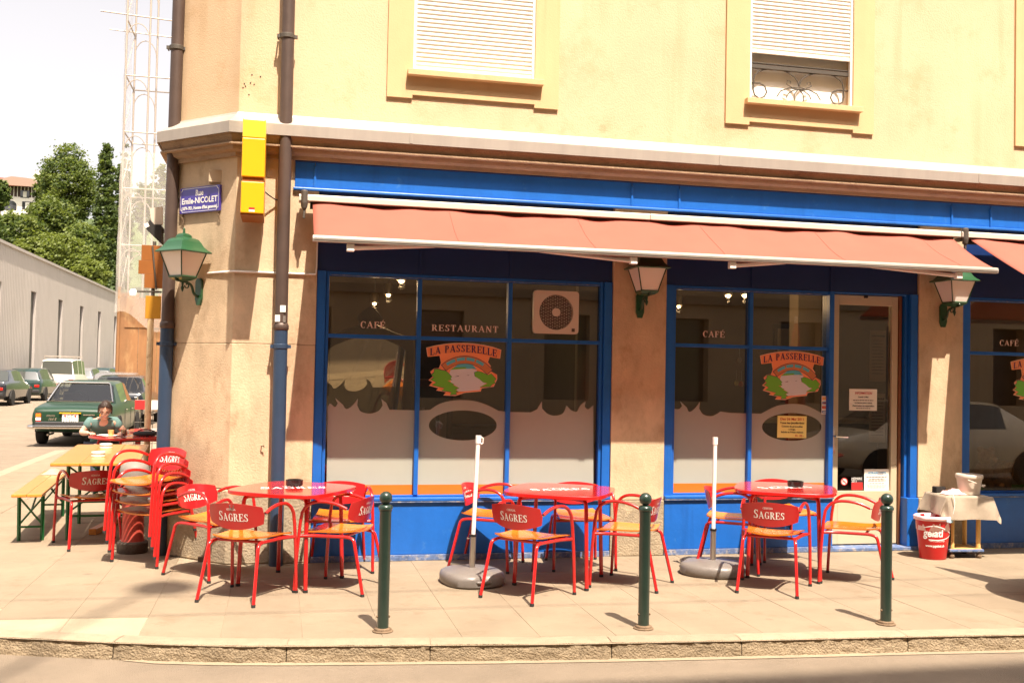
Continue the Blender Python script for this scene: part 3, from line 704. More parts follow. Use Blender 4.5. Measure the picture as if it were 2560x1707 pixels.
# ---- frosted film, orange strip, lettering and logo on the glass
def onglass(conv, Y=GY-.001):
    def f(x, y): return atY(*conv(x, y), Y)
    return f
def ell(cx, cy, rx, ry, n=40): return [(cx+rx*math.cos(2*PI*k/n), cy+ry*math.sin(2*PI*k/n)) for k in range(n)]
def smooth2(p, n=4): return [(q.x, q.y) for q in spline([(x, y, 0) for x, y in p], n)]
W1 = [(95, 1503)]+smooth2([(102, 985), (118, 962), (150, 985), (168, 962)], 3)+[(150, 925)]+smooth2([(195, 955), (222, 998), (265, 975), (300, 930)], 3)[1:]+smooth2([(296, 975), (320, 1015), (380, 1028), (435, 1010), (462, 975)], 4)+[(452, 932)]+smooth2([(485, 958), (506, 1003)], 3)+[(700, 1007)]+smooth2([(770, 1004), (830, 966), (900, 946), (985, 940), (1070, 948), (1150, 975), (1220, 1010)], 4)+[(1310, 1018), (1430, 1020)]+smooth2([(1470, 1000), (1502, 947)], 3)+smooth2([(1503, 995), (1540, 1030), (1590, 1042), (1640, 1025), (1662, 975)], 4)+smooth2([(1690, 1005), (1730, 1016), (1752, 975), (1788, 948)], 3)+smooth2([(1782, 985), (1805, 1000), (1838, 972)], 3)+[(1838, 1503)]
W2 = [(108, 1492), (118, 985)]+smooth2([(128, 955), (160, 958), (182, 938)], 3)+[(168, 902)]+smooth2([(210, 928), (232, 978), (275, 950), (308, 905)], 3)[1:]+smooth2([(303, 955), (330, 995), (385, 1008), (430, 990)], 4)+[(450, 975), (520, 985), (735, 990)]+smooth2([(800, 955), (860, 932), (950, 922), (1040, 930), (1110, 960), (1165, 990)], 4)+[(1222, 992), (1212, 1492)]
for nm, pts, hole, conv, bot in (('W1', W1, ell(985, 1105, 222, 98), z7, 1503), ('W2', W2, ell(950, 1083, 208, 97), z9, 1492)):
    f = onglass(conv)
    MB().poly([pts, hole], f).build('frosted_film', 'frost', cafe)
MB().box(.402, 2.831, GY-.003, GY-.0016, .557, .642).build('orange_film', 'orange_film', cafe)
MB().box(3.567, 5.12, GY-.003, GY-.0016, .557, .642).build('orange_film', 'orange_film', cafe)
mb = MB()
def lett(mb, txt, x, z, h, Y=GY-.002, track=.08, width=None, m=0):
    qs, wd = serif2d(txt, h, track); k = (width/wd) if width else 1
    put_quads(mb, qs, lambda a, b: (x+a*k, Y, z+b), m)
for txt, x, z, wd in (('CAFÉ', .671, 1.996, .225), ('RESTAURANT', 1.295, 1.988, .61), ('CAFÉ', 3.848, 2.003, .23), ('CAFÉ', atY(2498, 862, GY).x, 2.003, .23), ('RESTAURANT', atY(2498, 862, GY).x+.285, 2.003, .62)):
    mb = MB(); lett(mb, txt, x, z, .058, width=wd, track=.10); mb.build('window_lettering', 'letter_pink', cafe)
LOGO_BASE = [(745, 605), (800, 590), (860, 578), (925, 570), (990, 568), (1055, 570), (1120, 578), (1180, 590), (1235, 607), (1228, 665), (1160, 653), (1148, 690), (1168, 715), (1158, 745), (1210, 770), (1212, 800), (1190, 850), (1110, 862), (1105, 882), (1000, 893), (940, 914), (862, 912), (880, 890), (815, 880), (830, 865), (768, 850), (790, 825), (764, 815), (790, 790), (774, 760), (800, 738), (830, 735), (842, 700), (832, 653), (755, 663)]
def logo(cxm, ztop, kx):
    def f(lay):
        def g(x, y): return Vector((cxm+(x-990)*kx, GY-.002-lay*.0006, ztop-(y-568)*kx*.985))
        return g
    mb = MB()
    ban = [(745, 605)]+[(745+490*k/12, 567+38*((k-6)/6)**2) for k in range(13)]+[(1228, 665)]+[(1228-473*k/12, 625+38*((k-6)/6)**2) for k in range(13)]
    mb.poly([LOGO_BASE], f(0), m=1)
    mb.poly([[(990+(x-990)*.985, 735+(y-735)*.975) for x, y in LOGO_BASE]], f(1), m=0)
    mb.poly([[(905, 745), (960, 738), (1040, 735), (1078, 745), (1062, 775), (1100, 800), (1160, 815), (1105, 850), (1098, 873), (1000, 883), (945, 886), (950, 870), (960, 860), (910, 830), (895, 780)]], f(2), m=3)
    mb.poly([[(920, 733), (955, 708), (1000, 698), (1045, 708), (1075, 738), (1040, 735), (960, 738)]], f(2), m=5)
    gl = [(800, 745), (825, 742), (850, 750), (872, 752), (895, 770), (915, 792), (905, 800), (915, 812), (885, 815), (930, 838), (920, 842), (962, 862), (935, 870), (958, 884), (940, 888), (948, 902), (905, 905), (915, 888), (850, 880), (870, 864), (790, 846), (815, 828), (778, 812), (800, 797), (782, 780), (800, 765)]
    gr = [(1060, 760), (1085, 752), (1110, 757), (1150, 775), (1170, 765), (1203, 800), (1190, 812), (1200, 826), (1180, 832), (1165, 850), (1098, 852), (1150, 828), (1120, 822), (1092, 800), (1065, 785)]
    for gp in (gl, gr):
        c = (sum(p[0] for p in gp)/len(gp), sum(p[1] for p in gp)/len(gp))
        mb.poly([[(c[0]+(x-c[0])*1.035, c[1]+(y-c[1])*1.05) for x, y in gp]], f(3), m=6); mb.poly([gp], f(4), m=2)
    mb.poly([[(900, 745), (930, 730), (1000, 725), (1010, 735), (950, 740)]], f(4), m=2)
    def arc(r0, r1, a0, a1, cy=900, n=14):
        o = [(1000+r0*math.cos(R(a0+(a1-a0)*k/n))*.95, cy-r0*math.sin(R(a0+(a1-a0)*k/n))) for k in range(n+1)]
        i = [(1000+r1*math.cos(R(a0+(a1-a0)*k/n))*.95, cy-r1*math.sin(R(a0+(a1-a0)*k/n))) for k in range(n, -1, -1)]
        return [o+i]
    mb.poly(arc(248, 196, 40, 132), f(5), m=6); mb.poly(arc(245, 199, 41, 131), f(6), m=4)
    for a0, a1 in ((108, 124), (91, 105), (74, 88), (57, 71)): mb.poly(arc(238, 218, a0, a1, n=4), f(7), m=5)
    qs, wd = serif2d('LA PASSERELLE', 1., .10); k = 440/wd
    def tx(a, b):
        x = 770+a*k; u = (x-990)/245; y = 628+36*u*u-b*46*(1-.0*u); return f(8)(x, y)
    put_quads(mb, qs, tx, 6)
    mb.poly([[(930, 790), (958, 782), (960, 786)]], f(8), m=6); mb.poly([[(1010, 778), (1030, 776), (1020, 780)]], f(8), m=6)
    return mb.build('window_logo', ['logo_orange', 'logo_pink', 'logo_green', 'logo_water', 'logo_brown', 'logo_sky', 'ink_navy'], cafe)
logo(1.590, 1.890, .676/490); logo(4.768, 1.893, .669/490); logo(atY(2526, 905, GY).x+.336, 1.893, .672/490)
# ============================================================ things on the front
# ---- downpipes
def downpipe(label, x, y, zsplit, ztop):
    t = thing('downpipe', label, 'pipe', (x, y, 0), 0, 'rain downpipes')
    MB().cyl((0, 0, zsplit), (.012, 0, ztop), .053, n=20).build('upper_pipe', 'brown_pipe', t, smooth=60)
    MB().cyl((0, 0, 0), (0, 0, zsplit), .057, n=20).build('lower_pipe', 'blue_pipe', t, smooth=60)
    MB().lathe([(.058, -.03), (.064, -.02), (.064, .012), (.060, .02), (.055, .03)], 20, (0, 0, zsplit)).build('collar', 'brown_pipe', t, smooth=60)
    for z, m in ((zsplit-.165, 'blue_pipe'), (4.42, 'iron')):
        mb = MB(); mb.lathe([(.058, -.02), (.062, -.016), (.062, .016), (.058, .02)], 20, (0, 0, z)); mb.box(-.085, -.055, -.012, .012, z-.014, z+.014); mb.box(.055, .085, -.012, .012, z-.014, z+.014)
        mb.cyl((-.075, 0, z), (-.075, .09, z), .007, n=8)
        mb.build('clamp', m, t, smooth=40)
    return t
pl = atY(711, 480, YF-.10); pb = atY(693.7, 1404, YF-.10)
p1 = downpipe('brown and blue downpipe on the stone corner beside the cafe window', (pl.x+pb.x)/2-.002, YF-.10, 1.98, 8.9)
p1.rotation_euler = (0, math.atan2(pl.x-pb.x, pl.z-pb.z)*.55, 0)
for z0, m, dx, wd in ((2.10, 'paper', .012, .045), (2.02, 'paper', -.03, .04), (2.015, 'plastic_grey', .025, .022)):
    MB().box(dx-wd/2, dx+wd/2, -.0555, -.052, z0, z0+.055).build('sticker', m, p1)
p2 = downpipe('brown and blue downpipe at the chamfered corner beside the side street', CX1-.035, CY1-.045, 1.99, 8.9)
p2.rotation_euler = (0, .004, 0)
# ---- yellow box sign standing out from the corner
def Y2(x, y, Y=8.35): return atY(x, y, Y)
a = Y2(540+530/7.84, 280+120/7.84); b = Y2(540+990/7.84, 280+150/7.84); c = Y2(*zd(720, 430)); d = Y2(*zd(908, 432)); g0 = Y2(*zd(725, 132)); g1 = Y2(*zd(725, 172))
xl, xr = (a.x+c.x)/2, (b.x+d.x)/2
ys = thing('box_sign', 'tall yellow box sign standing out from the stone corner by the brown downpipe', 'sign', ((xl+xr)/2, YF, c.z))
hw = (xr-xl)/2; H1 = g1.z-c.z-.0; H2 = g0.z-c.z; HT = a.z-c.z
MB().box(-hw, hw, 8.35-YF, -.03, 0, H1).build('lower_box', 'sign_yellow', ys, bevel=.006)
MB().box(-hw, hw, 8.36-YF, -.04, -.012, -.001).build('box_floor', 'sign_orange', ys)
MB().box(-hw+.008, hw-.008, 8.365-YF, -.04, H1+.001, H2-.001).build('gap_frame', 'sign_orange', ys)
MB().box(-hw, hw, 8.35-YF, -.03, H2, HT-.155).build('upper_box', 'sign_yellow', ys, bevel=.006)
MB().box(-hw, hw, 8.352-YF, -.03, HT-.154, HT).build('top_cap', 'sign_yellow_light', ys, bevel=.01)
MB().box(-.025, .02, 8.3485-YF, 8.352-YF, .028, .046).build('maker_label', 'ink_red', ys); MB().box(-.025, .02, 8.3485-YF, 8.352-YF, .012, .027).build('maker_label', 'paper', ys)
for z in (.10, HT-.2): MB().box(-.02, .02, -.03, .0, z, z+.05).build('bracket', 'steel', ys)
MB().tube(spline([(hw, -.1, .24), (hw+.05, -.06, .21), (hw+.10, -.03, .19), (hw+.16, -.02, .195)], 5), .006, 6).build('feed_cable', 'black_matt', ys, smooth=60)
# ---- street name plate on the chamfer
cd = Vector((1, -1, 0)).normalized(); cn = Vector((-1, -1, 0)).normalized()      # along the chamfer (to the right) and outwards
def onch(x, y):
    """pixel -> (distance along chamfer from its left edge, z)"""
    d = ray(x, y); o = Vector((CX1, CY1, 0)); t = ((o-Vector((0, 0, EYE))).dot(cn))/d.dot(cn); p = Vector((0, 0, EYE))+d*t
    return (p-o).dot(cd), p.z
tl = onch(456.5, 473.5); tr = onch(555, 462.7); br = onch(553.9, 528.6); bl = onch(455.9, 534.7)
u0, u1, v0, v1 = (tl[0]+bl[0])/2, (tr[0]+br[0])/2, (bl[1]+br[1])/2, (tl[1]+tr[1])/2
sp = thing('street_sign', 'blue enamel street name plate with white lettering above the green lantern', 'sign')
def ch3(u, z, out=.0): return Vector((CX1, CY1, 0))+cd*u+cn*out+Vector((0, 0, z))
sw, sh = u1-u0, v1-v0
MB().poly([[(u0, v0), (u1, v0), (u1, v1), (u0, v1)]], lambda u, z: ch3(u, z, .026), depth=-cn*.022).build('plate', 'enamel', sp, bevel=.002)
mb = MB(); r_ = .022; i_ = .008; t_ = .0035
def border(i):
    P_ = []; 
    for cx, cz, a0 in ((u0+i, v0+i, 90), (u1-i, v0+i, 180), (u1-i, v1-i, 270), (u0+i, v1-i, 360)):
        P_ += [(cx+r_*math.cos(R(a0-90*k/5)), cz+r_*math.sin(R(a0-90*k/5))) for k in range(6)]
    return P_
mb.poly([border(i_), border(i_+t_)[::-1]], lambda u, z: ch3(u, z, .0275))
for txt, zc, hh, wmax in (('Rue', .66, .052, .20), ('Emile-NICOLET', .365, .052, .90), ("(1879-1921, Homme d'Etat genevois)", .13, .028, .90)):
    vs_, fs = font2d(txt, hh*1.35, bold=.0016, align='CENTER')
    wd = max(p[0] for p in vs_)-min(p[0] for p in vs_); k = min(1.3, wmax*sw/wd) if txt != 'Rue' else .9
    mb.add([ch3((u0+u1)/2+p[0]*k, v0+zc*sh+p[1], .0278) for p in vs_], fs)
mb.build('lettering', 'white_print', sp)
for u in (u0+.02, u1-.02): MB().tube([ch3(u, v0-.01, .004), ch3(u, v0-.03, .02), ch3(u+.012, v0-.05, .016), ch3(u+.012, v0-.09, .006)], .005, 6).build('fixing_hook', 'rust', sp, smooth=60)
# ---- wall lanterns
def lantern(label, base, out, rotz, mats):
    """four-sided lantern on a scrolled bracket; local -Y points away from the wall, origin on the wall at the bracket plate"""
    t = thing('wall_lantern', label, 'lantern', base, rotz, 'wall lanterns')
    g, dk, op = mats
    mb = MB(); mb.poly([[(-.04, -.07), (-.022, -.125), (.022, -.125), (.04, -.07), (.04, .09), (.022, .12), (-.022, .12), (-.04, .09)]], lambda x, z: (x, -.022, z), depth=(0, .022, 0)); mb.build('wall_plate', g, t, bevel=.005)
    mb = MB(); mb.tube(bend([(0, -.02, -.05), (0, -.07, -.03), (0, -.10, .055), (0, -.16, .075), (0, -out-.07, .085)], .03), .012, 8)
    mb.tube([(0, -out-.07, .085), (0, -out-.085, .10), (0, -out-.075, .115), (0, -out-.06, .105)], .008, 6)
    sc = [(0, -.15-.028*math.cos(a)*(1-a/9), .045-.028*math.sin(a)*(1-a/9)) for a in [k*.5 for k in range(13)]]
    mb.tube(sc, .006, 6); mb.lathe([(.0, -.075), (.008, -.06), (.016, -.035), (.008, -.015), (.012, 0), (.012, .09)], 10, (0, -out, .055)); mb.build('bracket', dk, t, smooth=50)
    z0 = .10
    def ring(rr, z, n=4): return [(rr*math.cos(PI/4+k*PI/2)*math.sqrt(2), -out+rr*math.sin(PI/4+k*PI/2)*math.sqrt(2), z) for k in range(4)]
    def fr(prof, name, m, sm=None):
        mb = MB(); vs_ = []
        for rr, z in prof: vs_ += ring(rr, z)
        n = len(prof); mb.add(vs_, [(i*4+k, i*4+(k+1) % 4, (i+1)*4+(k+1) % 4, (i+1)*4+k) for i in range(n-1) for k in range(4)]+[(0, 1, 2, 3), tuple((n-1)*4+k for k in range(4))])
        return mb.build(name, m, t, smooth=sm)
    fr([(.03, z0-.02), (.055, z0-.012), (.082, z0+.005), (.088, z0+.018), (.086, z0+.026)], 'base_tray', g)
    fr([(.080, z0+.026), (.138, z0+.235)], 'glazing', op)
    for k in range(4):
        a = PI/4+k*PI/2; c = math.cos(a)*math.sqrt(2); s = math.sin(a)*math.sqrt(2)
        MB().tube([(.082*c, -out+.082*s, z0+.02), (.1405*c, -out+.1405*s, z0+.238)], .0058, 6).build('corner_bar', dk, t, smooth=50)
    rp = [(.172, z0+.232), (.176, z0+.240), (.170, z0+.246), (.148, z0+.262), (.125, z0+.290), (.108, z0+.325), (.092, z0+.352), (.070, z0+.365), (.050, z0+.372), (.046, z0+.390), (.030, z0+.405), (.006, z0+.412)]
    rf = fr(rp, 'lantern_roof', g, 45)
    MB().lathe([(.010, 0), (.014, .01), (.008, .02), (.012, .032), (.004, .05), (0, .058)], 10, (0, -out, z0+.408)).build('finial', g, rf, smooth=60)
    t.scale = (.94, .94, .94); return t
GM = ('lamp_green', 'lamp_dark', 'opal')
u, z = onch(*zd(392, 1075)); b0 = ch3(u, z, 0)
lantern('bright green four-sided lantern on the chamfered corner below the street sign', b0, .20, math.atan2(-cn.x, cn.y) + PI, GM)
q = atY(1599, 763, YF); lantern('green lantern on the stone pillar between the two cafe windows, under the awning', (q.x, YF, q.z), .195, 0, GM)
q = atY(*(2160+615/3.135, 600+590/3.135), YF); l3 = lantern('green lantern on the stone pillar above the red litter bin', (q.x, YF, q.z), .195, 0, GM)
# ---- awnings
def awning(label, xa, xb, yfb, zft, q, zf, cuts, arms):
    t = thing('awning', label, 'awning', ((xa+xb)/2, YF, 0), 0, 'red awnings over the cafe front')
    ox = (xa+xb)/2
    for a, b in zip(cuts, cuts[1:]):
        mb = MB(); mb.poly([[(-.07, 3.10), (-.19, 3.085), (-.20, 3.075), (-.20, 3.030), (-.07, 3.028)]], lambda y, z, a=a: (a+.003-ox, y, z), depth=(b-a-.006, 0, 0)); mb.build('cassette', 'rail_white', t, bevel=.004)
    bx('roller_case', 'room_dark', t, xa-ox-.02, xb-ox+.02, -.15, -.075, 2.98, 3.027, 0)
    sl = (zf-zft)/(q+yfb)     # yfb negative
    nx = int((xb-xa)*22)
    def f(u, v):
        x = xa+(xb-xa)*u; k = (x-xa); y = yfb+(-q-yfb)*v
        s = .014*math.sin(k*7.1+1.3*math.sin(k*2.3))+.006*math.sin(k*17+.5)
        sag = -.022*math.sin(PI*v)+.006*math.sin(k*1.9+v*3)*math.sin(PI*v)
        fold = .012*math.sin((k*4.5-v*2.2)+2*math.sin(k*.8))*math.sin(PI*v)**.6
        z = zft+(zf-zft)*v+sag+fold+s*(1-v)*.9
        return (x-ox, y, z)
    MB().shell(f, nx, 14, lambda u, v: (0, 0, -.003)).build('fabric', 'awning', t, smooth=180)
    for k in range(1, int((xb-xa)/1.2)+1):
        x = xa+k*1.2-.05*k
        MB().tube([Vector(f((x-xa)/(xb-xa), v/10))+Vector((0, 0, .0015)) for v in range(11)], .0022, 4).build('seam', 'awning', t)
    mb = MB(); mb.poly([[(-q+.012, zf+.012), (-q-.020, zf+.004), (-q-.026, zf-.018), (-q-.022, zf-.042), (-q+.010, zf-.045)]], lambda y, z: (xa-.01-ox, y, z), depth=(xb-xa+.02, 0, 0)); mb.build('front_rail', 'zinc', t, bevel=.003)
    for k in range(2): bx('rail_groove', 'iron', t, xa-ox, xb-ox, -q-.0262, -q-.0235, zf-.017-.012*k, zf-.0145-.012*k, 0)
    for xs, xe in arms:     # folding arms
        xm = xs+(xe-xs)*.35
        MB().tube(bend([(xs-ox, -.11, 2.80), (xm-ox, -q*.60, zf+.01), (xe-ox, -q+.03, zf-.075)], .02), .021, 6).build('folding_arm', 'white', t, smooth=60)
        MB().box(xe-ox-.03, xe-ox+.03, -q, -q+.05, zf-.105, zf-.045).build('arm_joint', 'white', t, bevel=.006)
        MB().box(xs-ox-.03, xs-ox+.03, -.13, -.06, 2.76, 2.979).build('arm_bracket', 'white', t, bevel=.006)
    for x in (xa-.05,):
        mb = MB(); mb.box(x-ox-.045, x-ox+.01, -.16, -.05, 3.0, 3.10); mb.lathe([(.012, -.11), (.022, -.09), (.030, -.05), (.030, .05), (.022, .06)], 10, (x-ox-.02, -.19, 3.06)); mb.box(x-ox-.03, x-ox-.01, -.2, -.18, 2.88, 2.96)
        mb.build('gear_box', 'iron', t, bevel=.006)
    return t
awning('long faded red awning over the cafe window and door', .236, 6.32, -.13, 3.035, .78, 2.665, [.12, 3.21, 6.39], [(1.6, .52), (1.75, 2.86), (4.75, 3.75), (4.9, 5.95)])
xq = atY(2419, 596, YF-.13).x
awning('red awning let down further, beginning beyond the door lantern', xq, 9.5, -.13, 3.035, 1.45, 2.36, [6.40, 8.1, 9.55], [(7.4, 6.9), (8.5, 9.2)])

# ---- extractor fan set in the window
vx0, vx1, vz0, vz1 = 2.195, 2.615, 1.982, 2.368; cxv, czv, rv = (vx0+vx1)/2+.01, (vz0+vz1)/2+.01, .158
vt = thing('extractor_fan', 'square white extractor fan with round black grille set in the glass', 'fan', (cxv, GY, czv))
def rsq(hw_, hh, r_=.03, n=5):
    return [(sx*(hw_-r_)+r_*math.cos(R(a0+90*k/n)), sz*(hh-r_)+r_*math.sin(R(a0+90*k/n))) for sx, sz, a0 in ((1, 1, 0), (-1, 1, 90), (-1, -1, 180), (1, -1, 270)) for k in range(n+1)]
circ = lambda r_, n=48: [(r_*math.cos(2*PI*k/n), r_*math.sin(2*PI*k/n)) for k in range(n)]
MB().poly([rsq(.21, .193), circ(rv)[::-1]], lambda x, z: (x, -.055, z), depth=(0, .05, 0)).build('housing', 'bucket_white', vt, smooth=35)
MB().poly([circ(rv)], lambda x, z: (x, -.012, z)).build('backing', 'black_matt', vt)
mb = MB(); k = 0; z = -rv+.012
while z < rv:
    hwid = math.sqrt(max(0, rv*rv-z*z)); mb.box(-hwid, hwid, -.05, -.043, z-.0011, z+.0011)
    x = -rv+(.02 if k % 2 else .04)
    while x < rv:
        if x*x+(z+.006)**2 < rv*rv*.96: mb.box(x-.0011, x+.0011, -.05, -.044, z, z+.0122)
        x += .043
    z += .0122; k += 1
mb.build('grille', 'bucket_white', vt)
MB().cyl((0, -.056, 0), (0, -.042, 0), .038, n=24).build('hub', 'bucket_white', vt, smooth=40)
MB().box(.145, .175, -.0565, -.0552, -.172, -.142).build('maker_badge', 'iron', vt)

# ---- notices on the glass
def notice(name, label, cat, x0, x1, z0, z1, mat, lines, Y, group=None, tilt=0.):
    cx, cz = (x0+x1)/2, (z0+z1)/2; t = thing(name, label, cat, (cx, Y, cz), 0, group); t.rotation_euler = (0, tilt, 0)
    w_, h_ = (x1-x0), (z1-z0)
    MB().grid(lambda u, v: ((u-.5)*w_, -.0015-.003*math.sin(u*PI)*v, (v-.5)*h_), 6, 4).build('sheet', mat, t, smooth=180)
    for ln in lines:
        txt, zc, hh, wd, m = ln[:5]; mb = MB()
        if txt.startswith('-'):     # a line too small to read
            x = -wd*w_/2
            while x < wd*w_/2:
                l_ = random.uniform(.012, .035); mb.box(x, min(x+l_, wd*w_/2), -.0062, -.006, (zc-.5)*h_, (zc-.5)*h_+hh); x += l_+.006
        else:
            vs_, fs = font2d(txt, hh*1.4, bold=.0006, align='CENTER', shear=ln[5] if len(ln) > 5 else 0); ww = max(p[0] for p in vs_)-min(p[0] for p in vs_); k = wd*w_/ww
            mb.add([(p[0]*k+(ln[6]*w_ if len(ln) > 6 else 0), -.006, (zc-.5)*h_+p[1]) for p in vs_], fs)
        mb.build('print', m, t)
    return t
notice('door_notice', 'white closing notice headed INFORMATION on the door glass', 'notice', 5.416, 5.718, 1.333, 1.543, 'paper',
       [('INFORMATION', .76, .022, .62, 'ink_red', .2), ('Lundi 2 Mai', .60, .014, .36, 'ink'), ('-', .46, .007, .72, 'ink'), ('on ferme pour cause', .33, .013, .62, 'ink'), ("d'entretien et reparation", .19, .013, .78, 'ink'), ('-', .09, .006, .5, 'ink')], DY-.001, 'paper notices')
notice('hours_notice', "white sheet headed HORAIRE D'ETE low on the door glass", 'notice', 5.588, 5.858, .557, .764, 'paper',
       [("HORAIRE D'ETE", .78, .020, .72, 'ink_blue'), ('-', .63, .005, .85, 'ink'), ('-', .53, .005, .62, 'ink'), ('-', .45, .005, .72, 'ink'), ('-', .33, .004, .6, 'ink'), ('-', .22, .004, .8, 'ink'), ('-', .13, .004, .7, 'ink')], DY-.001, 'paper notices')
notice('menu_notice', 'yellow menu notice in the oval of clear glass', 'notice', 4.619, 4.923, 1.068, 1.277, 'paper_yellow',
       [('Des 26 Mai 2011', .80, .024, .80, 'ink_red'), ('Tous les Jeudis-Soir', .64, .018, .84, 'ink'), ('Cuisses de grenouilles', .49, .015, .72, 'ink'), ('a Gogo,', .36, .014, .24, 'ink'), ('Salade et Frites maison', .23, .015, .76, 'ink'), ('Fr. 32.-', .06, .020, .30, 'ink_red', .2, .25)], GY-.005, 'paper notices', .01)
t = thing('card_sticker', 'narrow strip of payment card stickers beside the door post', 'sticker', (5.112, GY-.005, 1.384))
MB().box(-.033, .033, -.002, 0, -.088, .088).build('backing', 'paper', t)
for k, (m, m2) in enumerate((('logo_orange', 'paper_yellow'), ('ink_blue', 'ink_red'), ('ink_red', 'logo_orange'), ('ink_blue', 'white'))):
    zc = .064-.043*k; MB().box(-.027, .027, -.003, -.0021, zc-.012, zc+.012).build('card_mark', m, t); MB().box(-.018, .018, -.004, -.0031, zc-.005, zc+.005).build('card_mark', m2, t)
t = thing('no_smoking_sticker', 'round red and white no smoking sticker on the door', 'sticker', (5.372, DY-.002, .644))
MB().poly([circ(.037, 32)], lambda x, z: (x, -.001, z)).build('disc', 'white', t); MB().poly([circ(.037, 32), circ(.029, 32)[::-1]], lambda x, z: (x, -.002, z)).build('ring', 'ink_red', t)
mb = MB(); mb.box(-.022, .015, -.0019, -.0015, -.004, .003); mb.build('cigarette', 'ink', t); mb = MB(); mb.obox((0, -.0024, 0), (.021, 0, -.021), (0, .0003, 0), (.0025, 0, .0025)); mb.build('bar', 'ink_red', t)
t = thing('member_sticker', 'red square sticker reading MEMBRE 2011 on the door', 'sticker', (5.509, DY-.002, .624))
MB().box(-.062, .062, -.001, 0, -.061, .061).build('square', 'ink', t); MB().box(-.058, .062, -.002, -.0011, -.061, .012).build('field', 'ink_red', t)
mb = MB(); put_font(mb, 'MEMBRE', .034, lambda x, y: (-.060+x*.9, -.003, .036+y)); put_font(mb, '2011', .034, lambda x, y: (-.060+x*.9, -.003, .012+y)); mb.build('print', 'white_print', t)
# menus hung inside the door
for z0, z1, lab in ((1.62, 2.12, 'tall menu sheet hanging inside the door, the upper one'), (1.02, 1.50, 'tall menu sheet hanging inside the door, the lower one')):
    notice('menu_sheet', lab, 'menu', 5.665, 5.845, z0, z1, 'room_panel', [('-', .88, .014, .8, 'ink')]+[('-', .8-.065*k, .005, .7, 'ink') for k in range(11)], DY+.05, 'menus inside the door')

# ============================================================ room behind the glass
room = thing('cafe_room', None, None); tag(room, kind='structure')
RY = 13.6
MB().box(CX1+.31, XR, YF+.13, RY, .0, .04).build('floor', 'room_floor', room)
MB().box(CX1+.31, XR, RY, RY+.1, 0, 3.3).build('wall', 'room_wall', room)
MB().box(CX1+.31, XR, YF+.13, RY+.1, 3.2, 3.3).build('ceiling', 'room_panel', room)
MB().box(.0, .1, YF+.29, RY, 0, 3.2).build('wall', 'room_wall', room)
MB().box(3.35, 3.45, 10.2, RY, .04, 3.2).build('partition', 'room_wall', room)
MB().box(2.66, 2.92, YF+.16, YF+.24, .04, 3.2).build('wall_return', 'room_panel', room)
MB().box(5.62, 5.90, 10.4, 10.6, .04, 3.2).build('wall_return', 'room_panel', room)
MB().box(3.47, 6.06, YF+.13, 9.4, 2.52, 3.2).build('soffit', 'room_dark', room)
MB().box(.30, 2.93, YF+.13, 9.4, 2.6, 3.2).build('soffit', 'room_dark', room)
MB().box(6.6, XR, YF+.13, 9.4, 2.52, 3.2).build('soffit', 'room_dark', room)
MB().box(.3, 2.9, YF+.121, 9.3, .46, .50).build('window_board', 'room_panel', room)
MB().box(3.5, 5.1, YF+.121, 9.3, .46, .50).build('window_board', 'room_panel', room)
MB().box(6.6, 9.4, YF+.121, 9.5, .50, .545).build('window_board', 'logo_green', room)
# mirror in a carved frame (left window)
mr = thing('mirror', 'tall mirror in a dark carved frame inside the window with the fan', 'mirror', (.72, 9.62, 0), R(6)); mr.rotation_euler = (R(13), 0, R(6))
out = [(-.42, .7), (.42, .7), (.42, 1.9)]+smooth2([(.40, 1.98), (.25, 2.02), (.0, 2.10), (-.25, 2.02), (-.40, 1.98)], 4)+[(-.42, 1.9)]
inn = [(-.35, .78), (.35, .78), (.35, 1.86)]+smooth2([(.30, 1.90), (.18, 1.95), (.0, 2.0), (-.18, 1.95), (-.30, 1.90)], 4)+[(-.35, 1.86)]
MB().poly([out, inn[::-1]], lambda x, z: (x, -.03, z), depth=(0, .05, 0)).build('frame', 'dark_wood', mr)
MB().poly([inn], lambda x, z: (x, -.005, z)).build('glass', 'mirror', mr)
MB().lathe([(.0, -.03), (.09, -.02), (.12, .03), (.07, .09), (.03, .12), (0, .14)], 12, (0, -.01, 2.12), sy=.3).build('crest', 'dark_wood', mr, smooth=60)
# hung pictures, shelves, boxes, bottles
def pic(label, x, z, w_, h_, Y=RY-.03, m='room_panel'):
    t = thing('wall_picture', label, 'picture', (x, Y, z)); MB().box(-w_/2, w_/2, 0, .03, -h_/2, h_/2).build('frame', 'dark_wood', t); MB().box(-w_/2+.06, w_/2-.06, -.004, -.001, -h_/2+.06, h_/2-.06).build('picture', m, t)
pic('dark framed picture on the back wall behind RESTAURANT lettering', 2.2, 1.75, .9, .6, m='room_dark')
pic('pale framed notice on the back wall behind the door window', 7.2, 2.0, .5, .8)
sb = thing('sideboard', 'dark wooden sideboard at the back of the cafe', 'sideboard', (2.6, RY-.3, .04))
MB().box(-1.0, 1.0, -.25, .25, 0, .85).build('case', 'dark_wood', sb, bevel=.01); MB().box(-1.02, 1.02, -.28, .25, .851, .89).build('top', 'dark_wood', sb, bevel=.005)
for s in (-.5, .5): MB().box(s-.42, s+.42, -.265, -.2501, .08, .8).build('door', 'dark_wood', sb, bevel=.01)
